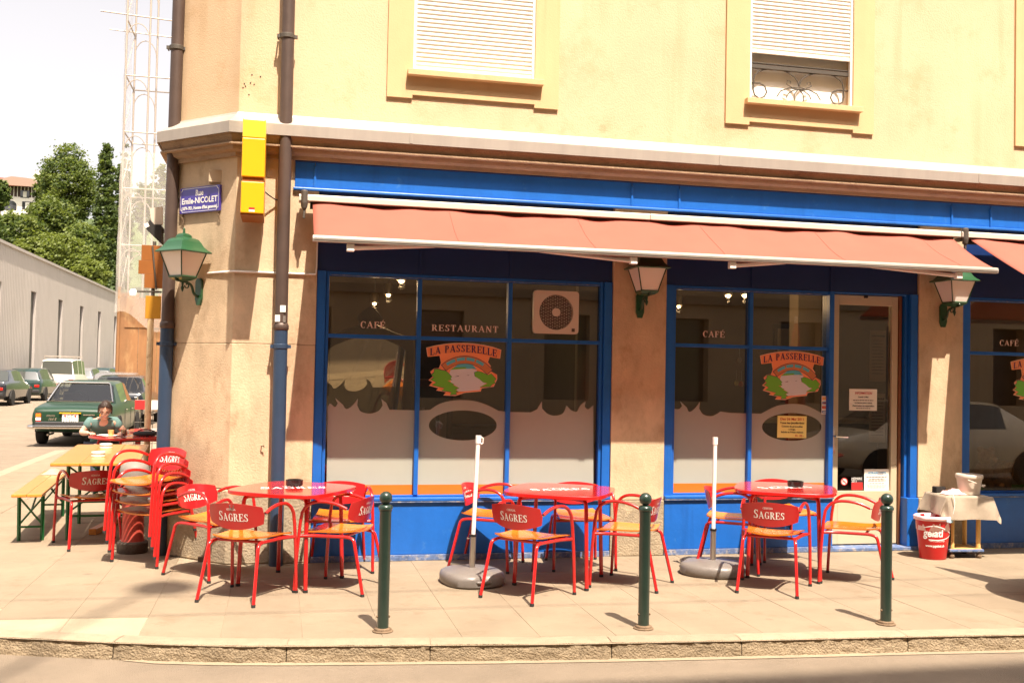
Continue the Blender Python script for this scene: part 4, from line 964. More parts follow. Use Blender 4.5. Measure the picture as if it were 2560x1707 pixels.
for i, (x, z, l) in enumerate(((1.5, 1.45, 'dark glass-fronted cabinet inside the cafe'), )):
    t = thing('cabinet', l, 'cabinet', (x, 11.2, .04)); MB().box(-.35, .35, -.2, .2, 0, 1.5).build('case', 'dark_wood', t, bevel=.01); MB().box(-.30, .30, -.206, -.201, .7, 1.42).build('pane', 'car_glass', t)
    for k in range(5): MB().box(-.28+.12*k, -.2+.12*k, -.212, -.207, .75, 1.1+.05*(k % 3)).build('bottle_row', 'plastic_grey', t)
bar = thing('bar_counter', 'long dark bar counter behind the window beside the door', 'counter', (5.4, 11.6, .04))
MB().box(-1.4, 1.8, -.3, .3, 0, 1.05).build('front', 'dark_wood', bar, bevel=.01); MB().box(-1.45, 1.85, -.35, .33, 1.051, 1.10).build('worktop', 'room_panel', bar, bevel=.005)
for k in range(5):
    t = thing('bar_stool_table', None, None) if False else None
# ceiling spots, lit
def spot(x, y, z, label, r_=.035):
    t = thing('ceiling_spot', label, 'lamp', (x, y, z), 0, 'lit ceiling spots'); MB().lathe([(.02, .12), (.045, .1), (.05, .0), (r_, -.005)], 14).build('shade', 'steel', t, smooth=60)
    MB().lathe([(0, -.03), (r_*.7, -.022), (r_, 0), (r_*.6, .02)], 14).build('bulb', 'bulb', t, smooth=60); MB().cyl((0, 0, .1), (0, 0, 3.2-z), .008, n=6).build('stem', 'iron', t)
    ld = bpy.data.lights.new('spot_light', 'POINT'); ld.energy = 4; ld.color = (1, .72, .42); ld.shadow_soft_size = .03
    lo_ = bpy.data.objects.new('spot_light', ld); COL.objects.link(lo_); lo_.parent = t; lo_.location = (0, -.02, -.06)
LB = 'small lit ceiling spot glowing inside the cafe'
for px, py, Y in ((780+1750/7.84, 660+318/7.84, 10.0), (780+1497/7.84, 660+592/7.84, 11.0), (780+1225/7.84, 660+760/7.84, 11.8), (1640+505/2.8, 680+160/2.8, 10.2), (1640+622/2.8, 680+158/2.8, 9.9), (1640+160/2.8, 680+235/2.8, 11.5)):
    p = atY(px, py, Y); spot(p.x, p.y, p.z, LB, .035 if Y < 10.5 else .026)
# window ledge goods: folders, boxes, shelf behind the frosted glass
sh = thing('shelf', 'pale shelf behind the frosted glass of the window beside the door', 'shelf', (4.3, 9.15, .80)); MB().box(-.78, .62, -.1, .12, -.02, 0).build('board', 'pine', sh); MB().box(-.76, -.74, -.1, .12, -.26, -.021).build('bracket', 'iron', sh); MB().box(.55, .57, -.1, .12, -.26, -.021).build('bracket', 'iron', sh)
for k in range(7):
    t = thing('folder', 'white ring folder standing on the shelf behind the frosted glass', 'folder', (4.66+.052*k, 9.12, .8005), 0, 'row of folders'); MB().box(-.023, .023, -.09, .1, 0, .155).build('cover', 'bucket_white', t, bevel=.002); MB().box(-.012, .012, -.0915, -.0905, .05, .12).build('spine_label', 'paper', t)
t = thing('carton', 'low white carton at the end of the shelf', 'box', (3.68, 9.12, .8005)); MB().box(-.14, .14, -.08, .08, 0, .07).build('carton_body', 'bucket_white', t, bevel=.003); MB().box(-.145, .145, -.085, .085, .071, .08).build('lid', 'paper', t)
t = thing('cup_stack', 'stack of white saucers on the shelf', 'crockery', (4.1, 9.12, .8005))
for k in range(6): MB().lathe([(.04, .02*k), (.09, .012+.02*k), (.085, .018+.02*k)], 16).build('saucer', 'bucket_white', t, smooth=60)
# hanging painted eggs
for i, (x, y, col) in enumerate(((585, 615, 'bucket_white'), (563, 775, 'paper_yellow'), (597, 782, 'logo_orange'))):
    p = atY(1640+x/2.8, 680+y/2.8, 9.05); t = thing('hanging_egg', ['white painted egg hanging on a thread in the window beside the door', 'pale yellow painted egg hanging in the window beside the door', 'orange painted egg hanging in the window beside the door'][i], 'ornament', p, 0, 'hanging eggs')
    MB().lathe([(0, -.028), (.014, -.024), (.021, -.008), (.019, .008), (.010, .022), (0, .027)], 12).build('egg', col, t, smooth=180); MB().cyl((0, 0, .026), (0, 0, .12), .0012, n=4).build('thread', 'paper', t)
# right window: basket with a teddy bear
bk = thing('basket', 'woven straw basket in the shop window behind the trolley', 'basket', (7.19, 9.14, .546))
MB().lathe([(.12, 0), (.13, .02), (.15, .15), (.155, .27), (.145, .27), (.13, .1), (.0, .05)], 28, fn=lambda a, z: 1+.02*math.sin(a*14)*math.sin(z*90)).build('weave', 'basket', bk, smooth=60)
MB().lathe([(.15, .262), (.162, .268), (.162, .28), (.15, .285)], 28).build('rim', 'basket', bk, smooth=60)
tb = thing('teddy_bear', 'brown teddy bear leaning on the straw basket', 'teddy bear', (7.03, 9.10, .55))
def ball(c, r_, m='bear', nm='body', sc=(1, 1, 1)):
    mb = MB().lathe([(r_*math.sin(PI*k/10), -r_*math.cos(PI*k/10)*sc[2]) for k in range(11)], 16, c, sx=sc[0], sy=sc[1]); return mb.build(nm, m, tb, smooth=180)
ball((0, 0, .33), .085, nm='head'); ball((-.065, .01, .40), .032, nm='ear'); ball((.065, .01, .40), .032, nm='ear'); ball((.03, -.075, .31), .035, nm='muzzle'); ball((0, .03, .17), .095, nm='torso', sc=(1, 1, 1.25)); ball((.09, -.06, .21), .045, nm='arm', sc=(1, 1, 1.5)); ball((.06, -.10, .06), .055, nm='leg', sc=(1, 1.3, 1)); ball((-.05, -.09, .06), .055, nm='leg', sc=(1, 1.3, 1)); ball((.045, -.108, .325), .009, 'black', 'nose')
# ============================================================ terrace furniture
TR = .0125
def make_chair():
    t = thing('terrace_chair', 'x', 'chair')
    # front leg that rises into the curved armrest (one each side)
    for s in (-1, 1):
        pts = [(s*.265, .215, .012), (s*.262, .200, .30), (s*.256, .185, .50)]+[tuple(p) for p in spline([(s*.252, .172, .585), (s*.246, .140, .632), (s*.238, .085, .662), (s*.230, .0, .668), (s*.222, -.090, .652), (s*.216, -.165, .622)], 4)]
        lg = MB().tube(pts, TR, 10).build('leg_and_armrest', 'red', t, smooth=60)
        MB().cyl((s*.265, .2155, 0), (s*.265, .215, .02), .0145, n=10).build('foot_cap', 'rubber', lg, smooth=60)
        MB().lathe([(.0, -.004), (.009, -.003), (.011, 0), (.009, .004)], 10, (s*.219, -.172, .617)).build('bolt', 'chrome', lg, smooth=60)
        pts = bend([(s*.256, .19, .412), (s*.215, .10, .414), (s*.185, -.165, .414), (s*.195, -.215, .40), (s*.222, -.305, .012)], .055)
        rl = MB().tube(pts, TR, 10).build('rear_leg', 'red', t, smooth=60)
        MB().cyl((s*.2222, -.3057, 0), (s*.2214, -.3035, .02), .0145, n=10).build('foot_cap', 'rubber', rl, smooth=60)
    MB().tube([(-.255, .17, .412), (0, .165, .414), (.255, .17, .412)], TR*.9, 8).build('seat_frame', 'red', t, smooth=60)
    MB().tube([(-.19, -.13, .414), (.19, -.13, .414)], TR*.9, 8).build('seat_frame', 'red', t, smooth=60)
    # moulded plywood seat
    def seat(u, v):
        x = (u-.5)*2; y = -.215+.43*v; hw_ = .168+.052*v
        yy = y+.018*(1-x*x)*(1 if v > .5 else -1)*abs(v-.5)*2
        z = .440+.016*x*x+.010*abs(2*v-1)**3*(-1 if v > .5 else 1.6)-.006
        return (x*hw_, yy, z)
    MB().shell(seat, 10, 10, lambda u, v: (0, 0, -.011)).build('seat', 'seat_wood', t, smooth=40)
    # printed back plate
    def bk(x, z, off=0.):
        u = x/.215; return Vector((x, -.178-.055*(1-u*u)-(z-.6)*.22+off, z))
    def back(u, v):
        x = (u-.5)*2; zt = .668+.024*(1-x*x); zb = .548-.046*(1-x*x); z = zb+(zt-zb)*v
        return bk(x*(.208+.010*(1-abs(2*v-1))), z)
    bo = MB().shell(back, 14, 6, lambda u, v: (0, -.005, 0)).build('backrest', 'red_plate', t, smooth=40)
    for side in (1, -1):        # print on both faces
        mb = MB(); sx = -1 if side > 0 else 1
        off = .0012 if side > 0 else -.0062
        qs, wd = serif2d('SAGRES', .052, .05, first=1.25); k = .235/wd
        put_quads(mb, qs, lambda a, b: bk(sx*(a*k-.118), .565+b*1.05, off))
        qs, wd = serif2d('CERVEJA', .015, .06); k = .075/wd
        put_quads(mb, qs, lambda a, b: bk(sx*(a*k-.046), .640+b, off))
        mb.build('lettering', 'white_print', bo)
    return t
chair0 = make_chair(); chair_used = []
def chair(fl, rl, label, group, z=0.):
    """placed from the middle of the front feet and of the rear feet"""
    f = Vector((*fl, 0)); r_ = Vector((*rl, 0)); d = (f-r_).normalized(); c = (f+r_)/2-d*(-.045)
    o = chair0 if not chair_used else dup(chair0); chair_used.append(o)
    o.location = (c.x, c.y, z); o.rotation_euler = (0, 0, math.atan2(-d.x, d.y)); o['label'] = label; o['group'] = group
    return o
G1, G2, G3 = 'chairs round the table by the downpipe', 'chairs round the table before the window with the fan', 'chairs round the table before the door'
def mid(a, b): return ((a[0]+b[0])/2, (a[1]+b[1])/2)
chair(mid((-.303, 7.934), (.136, 7.64)), mid((-.49, 7.50), (-.134, 7.26)), 'red chair with a bolt hole in its back, pulled out before the downpipe table', G1)
chair((-.31, 8.30), (-.70, 8.63), 'red chair between the chair stack and the downpipe table', G1)
chair((.31, 7.90), (.69, 7.70), 'red chair facing the downpipe table, its wooden seat catching the sun', G1)
chair((.51, 8.375), (.525, 8.80), 'red chair against the blue panel behind the downpipe table', G1)
chair(mid((1.739, 7.689), (2.187, 7.339)), mid((1.535, 7.382), (1.778, 7.061)), 'red chair with its back to the street, beside the first parasol foot', G2)
chair((1.93, 8.44), (1.56, 8.63), 'red chair behind the first parasol pole', G2)
chair((2.52, 8.22), (2.545, 8.70), 'red chair against the blue panel behind the middle table', G2)
chair(mid((2.40, 7.604), (2.67, 7.99)), mid((2.827, 7.334), (3.051, 7.655)), 'red chair behind the middle green bollard', G2)
chair(mid((3.665, 7.612), (4.125, 7.441)), mid((3.465, 7.26), (3.81, 7.046)), 'red chair with its back to the street, beside the second parasol foot', G3)
chair((3.98, 8.08), (3.60, 8.28), 'red chair behind the second parasol pole', G3)
chair((4.50, 8.42), (4.52, 8.84), 'red chair close to the wall between the last table and the door post', G3)
chair(mid((4.291, 7.494), (4.586, 7.835)), mid((4.945, 7.55), (4.64, 7.24)), 'red chair facing the last table, behind the bollard nearest the door', G3)
chair((-1.715, 10.15), (-1.55, 9.70), 'red chair standing at the end of the orange beer table', 'chairs by the beer table')
fd = (Vector((-1.12, 8.89))-Vector((-.77, 9.28))).normalized()
for k in range(4):
    a = Vector((-1.12, 8.89))+fd*.028*k; b = Vector((-.77, 9.28))+fd*.028*k
    chair(a, b, ['red chair at the bottom of the stack over the hydrant', 'red chair second from the bottom of the stack', 'red chair third from the bottom of the stack', 'red chair on top of the stack beside the corner'][k], 'stacked red chairs', z=.083*k)
MB().tube([(.016*math.cos(2*PI*k/12), -.2515, .670+.016*math.sin(2*PI*k/12)) for k in range(12)], .0045, 6, closed=True).build('eyelet', 'chrome', chair0, smooth=60)
def make_table():
    t = thing('terrace_table', 'x', 'table')
    P_ = []; C_ = .372; m_ = 11       # square with bowed sides and tight corners
    for q in range(4):
        for k in range(m_):
            t_ = -1+2*(k+.5)/m_; bow = .042*(1-t_*t_); x, y = C_*.955*t_, -(C_-.022*abs(t_)**10+bow); c, s = math.cos(q*PI/2), math.sin(q*PI/2); P_.append((x*c-y*s, x*s+y*c))
    n = len(P_)
    mb = MB(); 
    for sc, z in ((.985, .690), (1, .694), (1, .716), (.992, .720)): mb.v += [(x*sc, y*sc, z) for x, y in P_]
    for i in range(3): mb.f += [(i*n+k, i*n+(k+1) % n, (i+1)*n+(k+1) % n, (i+1)*n+k) for k in range(n)]
    mb.f += [tuple(range(n)), tuple(3*n+k for k in range(n))]; mb.m = [0]*len(mb.f)
    tp = mb.build('table_top', 'table_red', t, smooth=35)
    mb = MB(); qs, wd = serif2d('SAGRES', .10, .05, first=1.2); ca_, sa_ = math.cos(R(35)), math.sin(R(35)); put_quads(mb, qs, lambda a, b: ((a-wd/2)*ca_-(b-.05)*sa_, (a-wd/2)*sa_+(b-.05)*ca_, .7206))
    qs, wd2 = serif2d('CERVEJA', .028, .06); put_quads(mb, qs, lambda a, b: ((a-wd2/2)*ca_-(b+.075)*sa_, (a-wd2/2)*sa_+(b+.075)*ca_, .7206)); mb.build('lettering', 'white_print', tp)
    for sx, sy in ((-1, -1), (1, -1), (1, 1), (-1, 1)):
        lg = MB().tube(bend([(sx*.12, sy*.12, .668), (sx*.262, sy*.262, .668), (sx*.268, sy*.268, .60), (sx*.285, sy*.285, .012)], .06), .016, 10).build('leg', 'red', t, smooth=60)
        MB().cyl((sx*.285, sy*.285, 0), (sx*.285, sy*.285, .02), .018, n=10).build('foot_cap', 'rubber', lg, smooth=60)
    MB().box(-.14, .14, -.14, .14, .655, .6895).build('under_frame', 'iron', t)
    return t
tb0 = make_table()
def table(x, y, rz, label, used=[]):
    o = tb0 if not used else dup(tb0); used.append(1); o.location = (x, y, 0); o.rotation_euler = (0, 0, rz); o['label'] = label; o['group'] = 'red terrace tables'; return o
RZ = R(-12)
table(.13, 8.07, R(-31), 'red table with black ashtray, beside the brown and blue downpipe')
table(2.20, 7.86, R(-29), 'red table without ashtray before the window with the fan')
table(4.165, 7.89, R(-29), 'red table with black ashtray before the window beside the door')
def ashtray(x, y, z, label):
    t = thing('ashtray', label, 'ashtray', (x, y, z), R(20), 'black ashtrays')
    mb = MB(); mb.lathe([(.055, .0), (.066, .006), (.068, .045), (.062, .048), (.055, .046), (.05, .014), (0, .012)], 24, fn=lambda a, zz: (1-.06*(abs(math.cos(2*a)) > .985)) if zz > .03 else 1); mb.build('bowl', 'black', t, smooth=50)
    return t
p = gnd(*(380+1240/3.485, 1100+395/3.485), z=.7205); ashtray(p.x, p.y, .7208, 'black glass ashtray on the table by the downpipe')
p = gnd(*(1660+1030/3.136, 1050+520/3.136), z=.7205); ashtray(p.x, p.y, .7208, 'black glass ashtray on the table before the window beside the door')
# ---- parasol feet with bare poles
def parasol_foot(x, y, rz, label, top):
    t = thing('parasol_foot', label, 'parasol stand', (x, y, 0), rz, 'parasol feet without parasols')
    def fn(a, z):
        q = 1-.03*(1+math.cos(4*a)); 
        for a0 in (-PI/2, PI/2):
            dd = math.atan2(math.sin(a-a0), math.cos(a-a0))
            if z > .02: q -= .13*math.exp(-(dd/.16)**2)
        return q
    MB().lathe([(.275, .0), (.290, .015), (.292, .06), (.280, .085), (.255, .098), (.12, .108), (.05, .118), (.035, .118)], 56, sx=.88, sy=.98, fn=fn).build('base', 'plastic_grey', t, smooth=40)
    for s in (-1, 1): MB().tube(bend([(-.06, s*.235, .05), (-.05, s*.262, .05), (.05, s*.262, .05), (.06, s*.235, .05)], .02), .013, 8).build('grip', 'plastic_grey', t, smooth=60)
    MB().cyl((0, 0, .10), (.004, 0, .36), .0235, n=16).build('sleeve', 'steel', t, smooth=60)
    MB().cyl((0, 0, .355), (0, 0, .375), .028, n=16).build('collar', 'black', t, smooth=60)
    MB().tube([(-.024, 0, .345), (-.05, -.005, .345)], .006, 6).build('clamp_screw', 'chrome', t, smooth=60)
    MB().cyl((.004, 0, .36), (.03, 0, top), .0165, n=16).build('pole', 'white', t, smooth=60)
    mb = MB(); mb.cyl((.03, 0, top-.05), (.031, 0, top+.01), .022, n=16); mb.tube([(.05, 0, top-.0), (.07, 0, top-.012), (.068, 0, top-.05), (.048, 0, top-.058)], .006, 6); mb.build('pole_head', 'white', t, smooth=60)
    return t
parasol_foot(1.503, 7.88, R(10), 'grey parasol foot with bare white pole before the window with the fan', 1.13)
parasol_foot(3.556, 7.97, R(55), 'grey parasol foot with bare white pole before the window beside the door', 1.12)
# ---- bollards
bo = None
for (x, y, lab) in ((.676, 6.49, 'dark green bollard with ball top beside the downpipe table'), (2.344, 6.32, 'dark green bollard with ball top before the pillar between the windows'), (4.023, 6.20, 'dark green bollard with ball top before the cafe door')):
    if bo is None:
        bo = thing('bollard', lab, 'bollard', (x, y, 0), 0, 'green bollards on the kerb')
        MB().lathe([(.036, .02), (.0365, .745), (.040, .755), (.040, .765)], 24).build('shaft', 'bollard_green', bo, smooth=40)
        MB().lathe([(.040, .762), (.0455, .768), (.0455, .780), (.036, .792), (.02, .797)], 24).build('collar', 'bollard_green', bo, smooth=40)
        MB().lathe([(.0, .776)]+[(.041*math.sin(PI*k/14), .836-.041*math.cos(PI*k/14)) for k in range(2, 14)]+[(0, .877)], 24).build('ball', 'bollard_green', bo, smooth=180)
        MB().lathe([(.064, .0), (.066, .006), (.061, .010), (.054, .012), (.053, .020), (.044, .025), (.036, .026)], 24).build('foot_ring', 'rust', bo, smooth=40)
        for s in (-1, 1): MB().lathe([(0, -.008), (.006, -.006), (.008, 0), (.006, .006), (0, .008)], 10, (s*.037, -.006, .095)).build('bolt', 'rust', bo, smooth=60)
    else:
        o = dup(bo); o.location = (x, y, 0); o['label'] = lab
bo.rotation_euler = (0, 0, 0)
# ---- bin, trolley, cloth, bucket at the door pillar
bn = thing('litter_bin', 'red plastic bin with ice cream lettering and pink liner beside the trolley', 'bin', (5.945, 8.42, 0))
BR0, BR1, BH = .125, .168, .385
MB().lathe([(BR0-.004, 0), (BR0, .006), (BR1, BH), (BR1+.006, BH+.004), (BR1-.004, BH+.004), (BR0-.008, .02), (0, .018)], 32, sy=.85).build('tub', 'bin_red', bn, smooth=40)
def lin(a, z): return 1+.02*math.sin(a*7+z*40)+.012*math.sin(a*13)
MB().lathe([(BR1-.012, BH-.12), (BR1-.008, BH), (BR1+.004, BH+.012), (BR1+.012, BH+.004), (BR1+.010, BH-.028)], 48, sy=.86, fn=lin).build('liner', 'bag_pink', bn, smooth=180)
mb = MB(); mb.grid(lambda u, v: ((BR1+.015)*math.sin(.05+u*1.1), -(BR1+.015)*.86*math.cos(.05+u*1.1), BH-.004-.030*v-.025*u*v+.004*math.sin(u*20)), 14, 3); mb.build('liner_fold', 'bag_blue', bn, smooth=180)
def onbin(x, z):      # print wrapped round the tub: x along the arc
    r_ = BR0+(BR1-BR0)*z/BH+.0015; a = x/r_; return (r_*math.sin(a), -r_*.85*math.cos(a), z)
mb = MB(); mbl = mb; put_font(mb, 'gelati', .098, lambda x, y: onbin(x*.92-.195, .215+y), bold=.003)
mb.build('brand_lettering', 'white_print', bn)
mb = MB(); put_font(mb, 'SWITZERLAND', .022, lambda x, y: onbin(x-.13, .168+y)); mb.build('origin_lettering', 'white_print', bn)
mb = MB(); mbl = mb; put_font(mb, 'www.pgelati.ch', .030, lambda x, y: onbin(x-.165, .120+y), bold=.001)
lo = [(-.16, .235), (-.11, .30), (-.06, .305), (.02, .285), (.105, .24), (.112, .233), (.105, .226), (.03, .20), (-.05, .190), (-.11, .196)]
mbl.build('lettering', 'white_print', bn); mb = MB(); lo = [(q.x, q.y) for q in spline([(-.20, .295, 0), (-.10, .312, 0), (-.02, .296, 0), (.06, .262, 0), (.112, .238, 0), (.118, .230, 0), (.108, .222, 0), (.05, .200, 0), (-.04, .184, 0), (-.14, .185, 0)], 4)]
for p, q in zip(lo, lo[1:]):
    L_ = math.hypot(q[0]-p[0], q[1]-p[1]); nx_, nz_ = -(q[1]-p[1])/L_*.0042, (q[0]-p[0])/L_*.0042
    mb.add([onbin(p[0]+nx_, p[1]+nz_), onbin(q[0]+nx_, q[1]+nz_), onbin(q[0]-nx_, q[1]-nz_), onbin(p[0]-nx_, p[1]-nz_)], [(0, 1, 2, 3)])
mb.build('logo_outline', 'white_print', bn); bn.rotation_euler = (0, 0, R(8))
tr = thing('trolley', 'small wooden trolley on castors under the linen cloth', 'trolley', (6.27, 8.50, 0), R(-6))
MB().box(-.17, .17, -.15, .15, .06, .085).build('lower_shelf', 'blue_worn', tr, bevel=.006); MB().box(-.20, .20, -.18, .18, .555, .575).build('top_board', 'pine', tr, bevel=.004)
MB().box(-.155, .155, -.135, .135, .0855, .09).build('shelf_mat', 'pine', tr)
for sx in (-1, 1):
    for sy in (-1, 1):
        MB().cyl((sx*.13, sy*.115, .085), (sx*.13, sy*.115, .555), .021, n=14).build('leg', 'pine', tr, smooth=60)
        MB().lathe([(.0, 0), (.022, .004), (.027, .018), (.022, .034), (.008, .04), (.008, .06)], 14, (sx*.135, sy*.12, 0)).build('castor', 'rust', tr, smooth=60)
MB().box(-.17, -.15, -.13, .13, .09, .54).build('side_panel', 'black_matt', tr)
cl = tag(bpy.data.objects.new('linen_cloth', None), 'pale linen cloth draped over the trolley', 'cloth'); COL.objects.link(cl); cl.location = (6.27, 8.50, .5755); cl.rotation_euler = (0, 0, R(-6))
def drape(u, v):
    x = (u-.5)*.78; y = (v-.5)*.82; hx, hy = .205, .185
    ex, ey = max(0, abs(x)-hx), max(0, abs(y)-hy); e = math.hypot(ex, ey)
    px = math.copysign(min(abs(x), hx), x); py = math.copysign(min(abs(y), hy), y)
    fold = .022*math.sin(x*19+1)*min(1, ey*7)+.022*math.sin(y*17)*min(1, ex*7)
    px += math.copysign(.016+ex*.28+(.10*ex if ey > 0 else 0), x)*(ex > 0)+(.02*math.sin(y*17+.5)*min(1, ex*7))
    py += math.copysign(.014+ey*.14, y)*(ey > 0)+(fold if ey > 0 else 0)
    drop = max(ex, ey)*.93+min(ex, ey)*.22
    return (px, py, .004-drop+(.0025*math.sin(x*30)*math.sin(y*26) if e == 0 else 0))
MB().shell(drape, 44, 44, lambda u, v: (0, 0, -.002) if .2 < u < .8 and .2 < v < .8 else (0, 0, -.0015)).build('sheet', 'cloth', cl, smooth=180)
bk2 = thing('bucket', 'white plastic bucket with lid standing on the linen cloth', 'bucket', (6.36, 8.47, .581))
MB().lathe([(.088, 0), (.093, .004), (.112, .145), (.116, .145), (.116, .152), (.112, .156)], 32).build('tub', 'bucket_white', bk2, smooth=40)
MB().lathe([(.120, .150), (.123, .154), (.123, .178), (.118, .186), (.105, .184), (0, .182)], 32).build('lid', 'bucket_white', bk2, smooth=40)
MB().tube(spline([(-.08, -.09, .14), (-.03, -.128, .118), (.05, -.118, .085), (.105, -.07, .078), (.122, .0, .105)], 5), .0045, 6).build('handle', 'bucket_white', bk2, smooth=60)
MB().box(.02, .07, -.122, -.112, .082, .098).build('handle_grip', 'bucket_white', bk2, bevel=.004).rotation_euler = (0, 0, R(18))
rg = tag(bpy.data.objects.new('cleaning_rag', None), 'crumpled pink rag beside the white bucket', 'rag'); COL.objects.link(rg); rg.location = (6.17, 8.44, .585)
def rag(u, v):
    x, y = (u-.5)*.20, (v-.5)*.14; n_ = NZ.noise(Vector((x*18, y*18, 3)))+.6*NZ.noise(Vector((x*40, y*40, 7))); e = 1-max(abs(2*u-1), abs(2*v-1))**3
    return (x+.014*NZ.noise(Vector((x*30, y*30, 9))), y+.014*NZ.noise(Vector((x*30, y*30, 19))), max(.001, (.032+.045*n_)*e))
MB().grid(rag, 26, 20).build('folds', 'cloth_pink', rg, smooth=180)
bb = thing('black_box', 'small black box at the back of the linen cloth', 'box', (6.13, 8.60, .581)); MB().box(-.05, .05, -.035, .035, 0, .055).build('case', 'black_matt', bb, bevel=.004); MB().box(-.045, .045, -.03, .03, .0555, .06).build('lid', 'black', bb)
st = tag(MB().tube(spline([(6.065, 8.30, .60), (6.07, 8.285, .52), (6.06, 8.29, .42), (6.06, 8.31, .34)], 6), .004, 6).build('string', 'paper', smooth=60), 'white string hanging from the cloth into the red bin', 'string')

# ---- corner: hydrant, beer table, bench
hy = thing('hydrant', 'red fire hydrant with grey head under the chair stack', 'hydrant', (-1.215, 9.52, 0))
MB().lathe([(.125, 0), (.13, .01), (.13, .085), (.115, .10), (.10, .10)], 24).build('foot', 'dark_stone', hy, smooth=40)
MB().lathe([(.10, .10), (.092, .12), (.09, .36), (.098, .38), (.098, .42), (.088, .44)], 24).build('barrel', 'hydrant_red', hy, smooth=40)
MB().lathe([(.09, .44), (.115, .46), (.12, .60), (.125, .62), (.125, .72), (.11, .76), (.06, .79), (0, .795)], 24).build('head', 'hydrant_grey', hy, smooth=40)
for a in (-2.2, .2): MB().cyl((0, 0, .54), (.17*math.cos(a), .17*math.sin(a), .54), .04, n=14).build('outlet', 'hydrant_red', hy, smooth=40)
btb = thing('beer_table', 'orange varnished beer table with green folding legs beside the building', 'table', (-1.64, 10.66, 0), R(4.5))
for k in range(3):
    MB().box(-.36+.241*k, -.36+.241*k+.238, -1.1, 1.1, .745, .772).build('plank', 'bench_wood', btb, bevel=.006)
def bench_leg(y, hw_, z, parent):
    for s in (-1, 1): MB().tube([(s*hw_, y-.03, z), (s*hw_*.98, y+.01, 0)], .017, 4).build('leg', 'bench_green', parent)
    mb = MB(); mb.tube([(-hw_, y-.02, z*.92), (hw_*.95, y, z*.35)], .009, 6); mb.tube([(hw_, y-.02, z*.92), (-hw_*.95, y, z*.35)], .009, 6); mb.tube([(-hw_, y-.02, z*.3), (hw_, y-.02, z*.3)], .010, 6); mb.tube([(0, y, z*.62), (0, y+(.45 if y < 0 else -.45), z-.01)], .009, 6); mb.build('brace', 'bench_green', parent, smooth=60)
for y in (-.42, .60): bench_leg(y, .28, .744, btb); MB().box(-.33, .33, y-.04, y+.04, .722, .7445).build('batten', 'bench_wood', btb)
bnc = thing('bench', 'narrow orange beer bench with green legs beside the beer table', 'bench', (-2.26, 11.0, 0), R(4.5))
for k in range(2): MB().box(-.125+.127*k, -.125+.127*k+.124, -1.1, 1.1, .435, .462).build('plank', 'bench_wood', bnc, bevel=.005)
for y in (-.78, .78): bench_leg(y, .10, .434, bnc); MB().box(-.115, .115, y-.04, y+.04, .412, .4345).build('batten', 'bench_wood', bnc)
pk = tag(MB().box(-.035, .035, -.62, .62, .0, .06).build('timber_beam', 'bench_wood', bevel=.006, loc=(-1.62, 11.1, .0)), 'loose timber beam lying under the beer table', 'beam')
pk.rotation_euler = (0, 0, R(-8))
for (px, py, lab) in ((866/3.267, 780+1110/3.267, 'white striped ashtray dish at the far side of the beer table'), (802/3.267, 780+1180/3.267, 'white striped ashtray dish near the end of the beer table')):
    p = gnd(px, py, z=.773); t = thing('dish', lab, 'ashtray', (p.x, p.y, .7725), 0, 'white dishes on the beer table')
    MB().lathe([(.058, 0), (.062, .003), (.062, .022)], 24).build('lower_rim', 'white', t, smooth=40); MB().lathe([(.0605, .0222), (.0605, .03)], 24).build('dark_band', 'iron', t, smooth=40); MB().lathe([(.062, .0302), (.063, .046), (.056, .048), (.05, .02), (0, .018)], 24).build('upper_rim', 'white', t, smooth=40)
for (x, y, lab) in ((-2.45, 11.75, 'crumpled paper lying on the far end of the bench'),):
    t = tag(MB().grid(lambda u, v: ((u-.5)*.2, (v-.5)*.3, .002+.05*max(0, math.sin(PI*u)*math.sin(PI*v))*(1+.5*NZ.noise(Vector((u*6, v*6, 1))))), 12, 12).build('paper_bag', 'cloth', smooth=180, loc=(-2.31, 11.7, .463)), lab, 'paper')
# pole shadow casters outside the frame: open parasol of the next terrace
# ============================================================ side street
# ---- tables and woman
table(-1.86, 13.90, R(38), 'red table where the woman in green sits')
table(-1.62, 15.15, R(5), 'red table behind the woman, against the building')
def onA(x, y, z=.7208): return (x, y, z)
t = thing('handbag', 'flat black bag lying on the red table by the woman', 'bag', (-1.66, 13.98, .7208), R(10)); MB().lathe([(.10, 0), (.155, .006), (.165, .03), (.14, .05), (.05, .058), (0, .058)], 24, sy=.6).build('bag_body', 'black_matt', t, smooth=60); MB().tube(spline([(-.1, .0, .055), (-.04, .04, .075), (.05, .035, .07), (.11, -.01, .05)], 5), .008, 6).build('strap', 'black_matt', t, smooth=60)
t = thing('tumbler', 'clear drinking glass on the red table by the woman', 'glass', (-1.90, 13.72, .7208)); MB().lathe([(.026, 0), (.034, .09), (.031, .09), (.024, .006), (0, .006)], 18).build('glass_wall', 'glass', t, smooth=60); MB().lathe([(.023, .007), (.027, .04), (0, .04)], 18).build('drink', 'dark_wood', t, smooth=60)
t = thing('coffee_cup', 'beige coffee cup on the red table by the woman', 'cup', (-2.06, 13.80, .7208)); MB().lathe([(.028, 0), (.034, .02), (.040, .08), (.036, .08), (.03, .012), (0, .01)], 18).build('cup_wall', 'pine', t, smooth=60); MB().lathe([(.05, -.0), (.065, .008), (.06, .01), (0, .004)], 18, (0, 0, .0)).build('saucer', 'white', t, smooth=60)
t = tag(MB().grid(lambda u, v: ((u-.5)*.21, (v-.5)*.29, .001+.006*math.sin(u*PI)), 6, 2).build('open_magazine', 'paper', smooth=180, loc=(-2.10, 13.98, .7212)), 'open magazine lying before the woman on the red table', 'magazine'); t.rotation_euler = (0, 0, R(40))
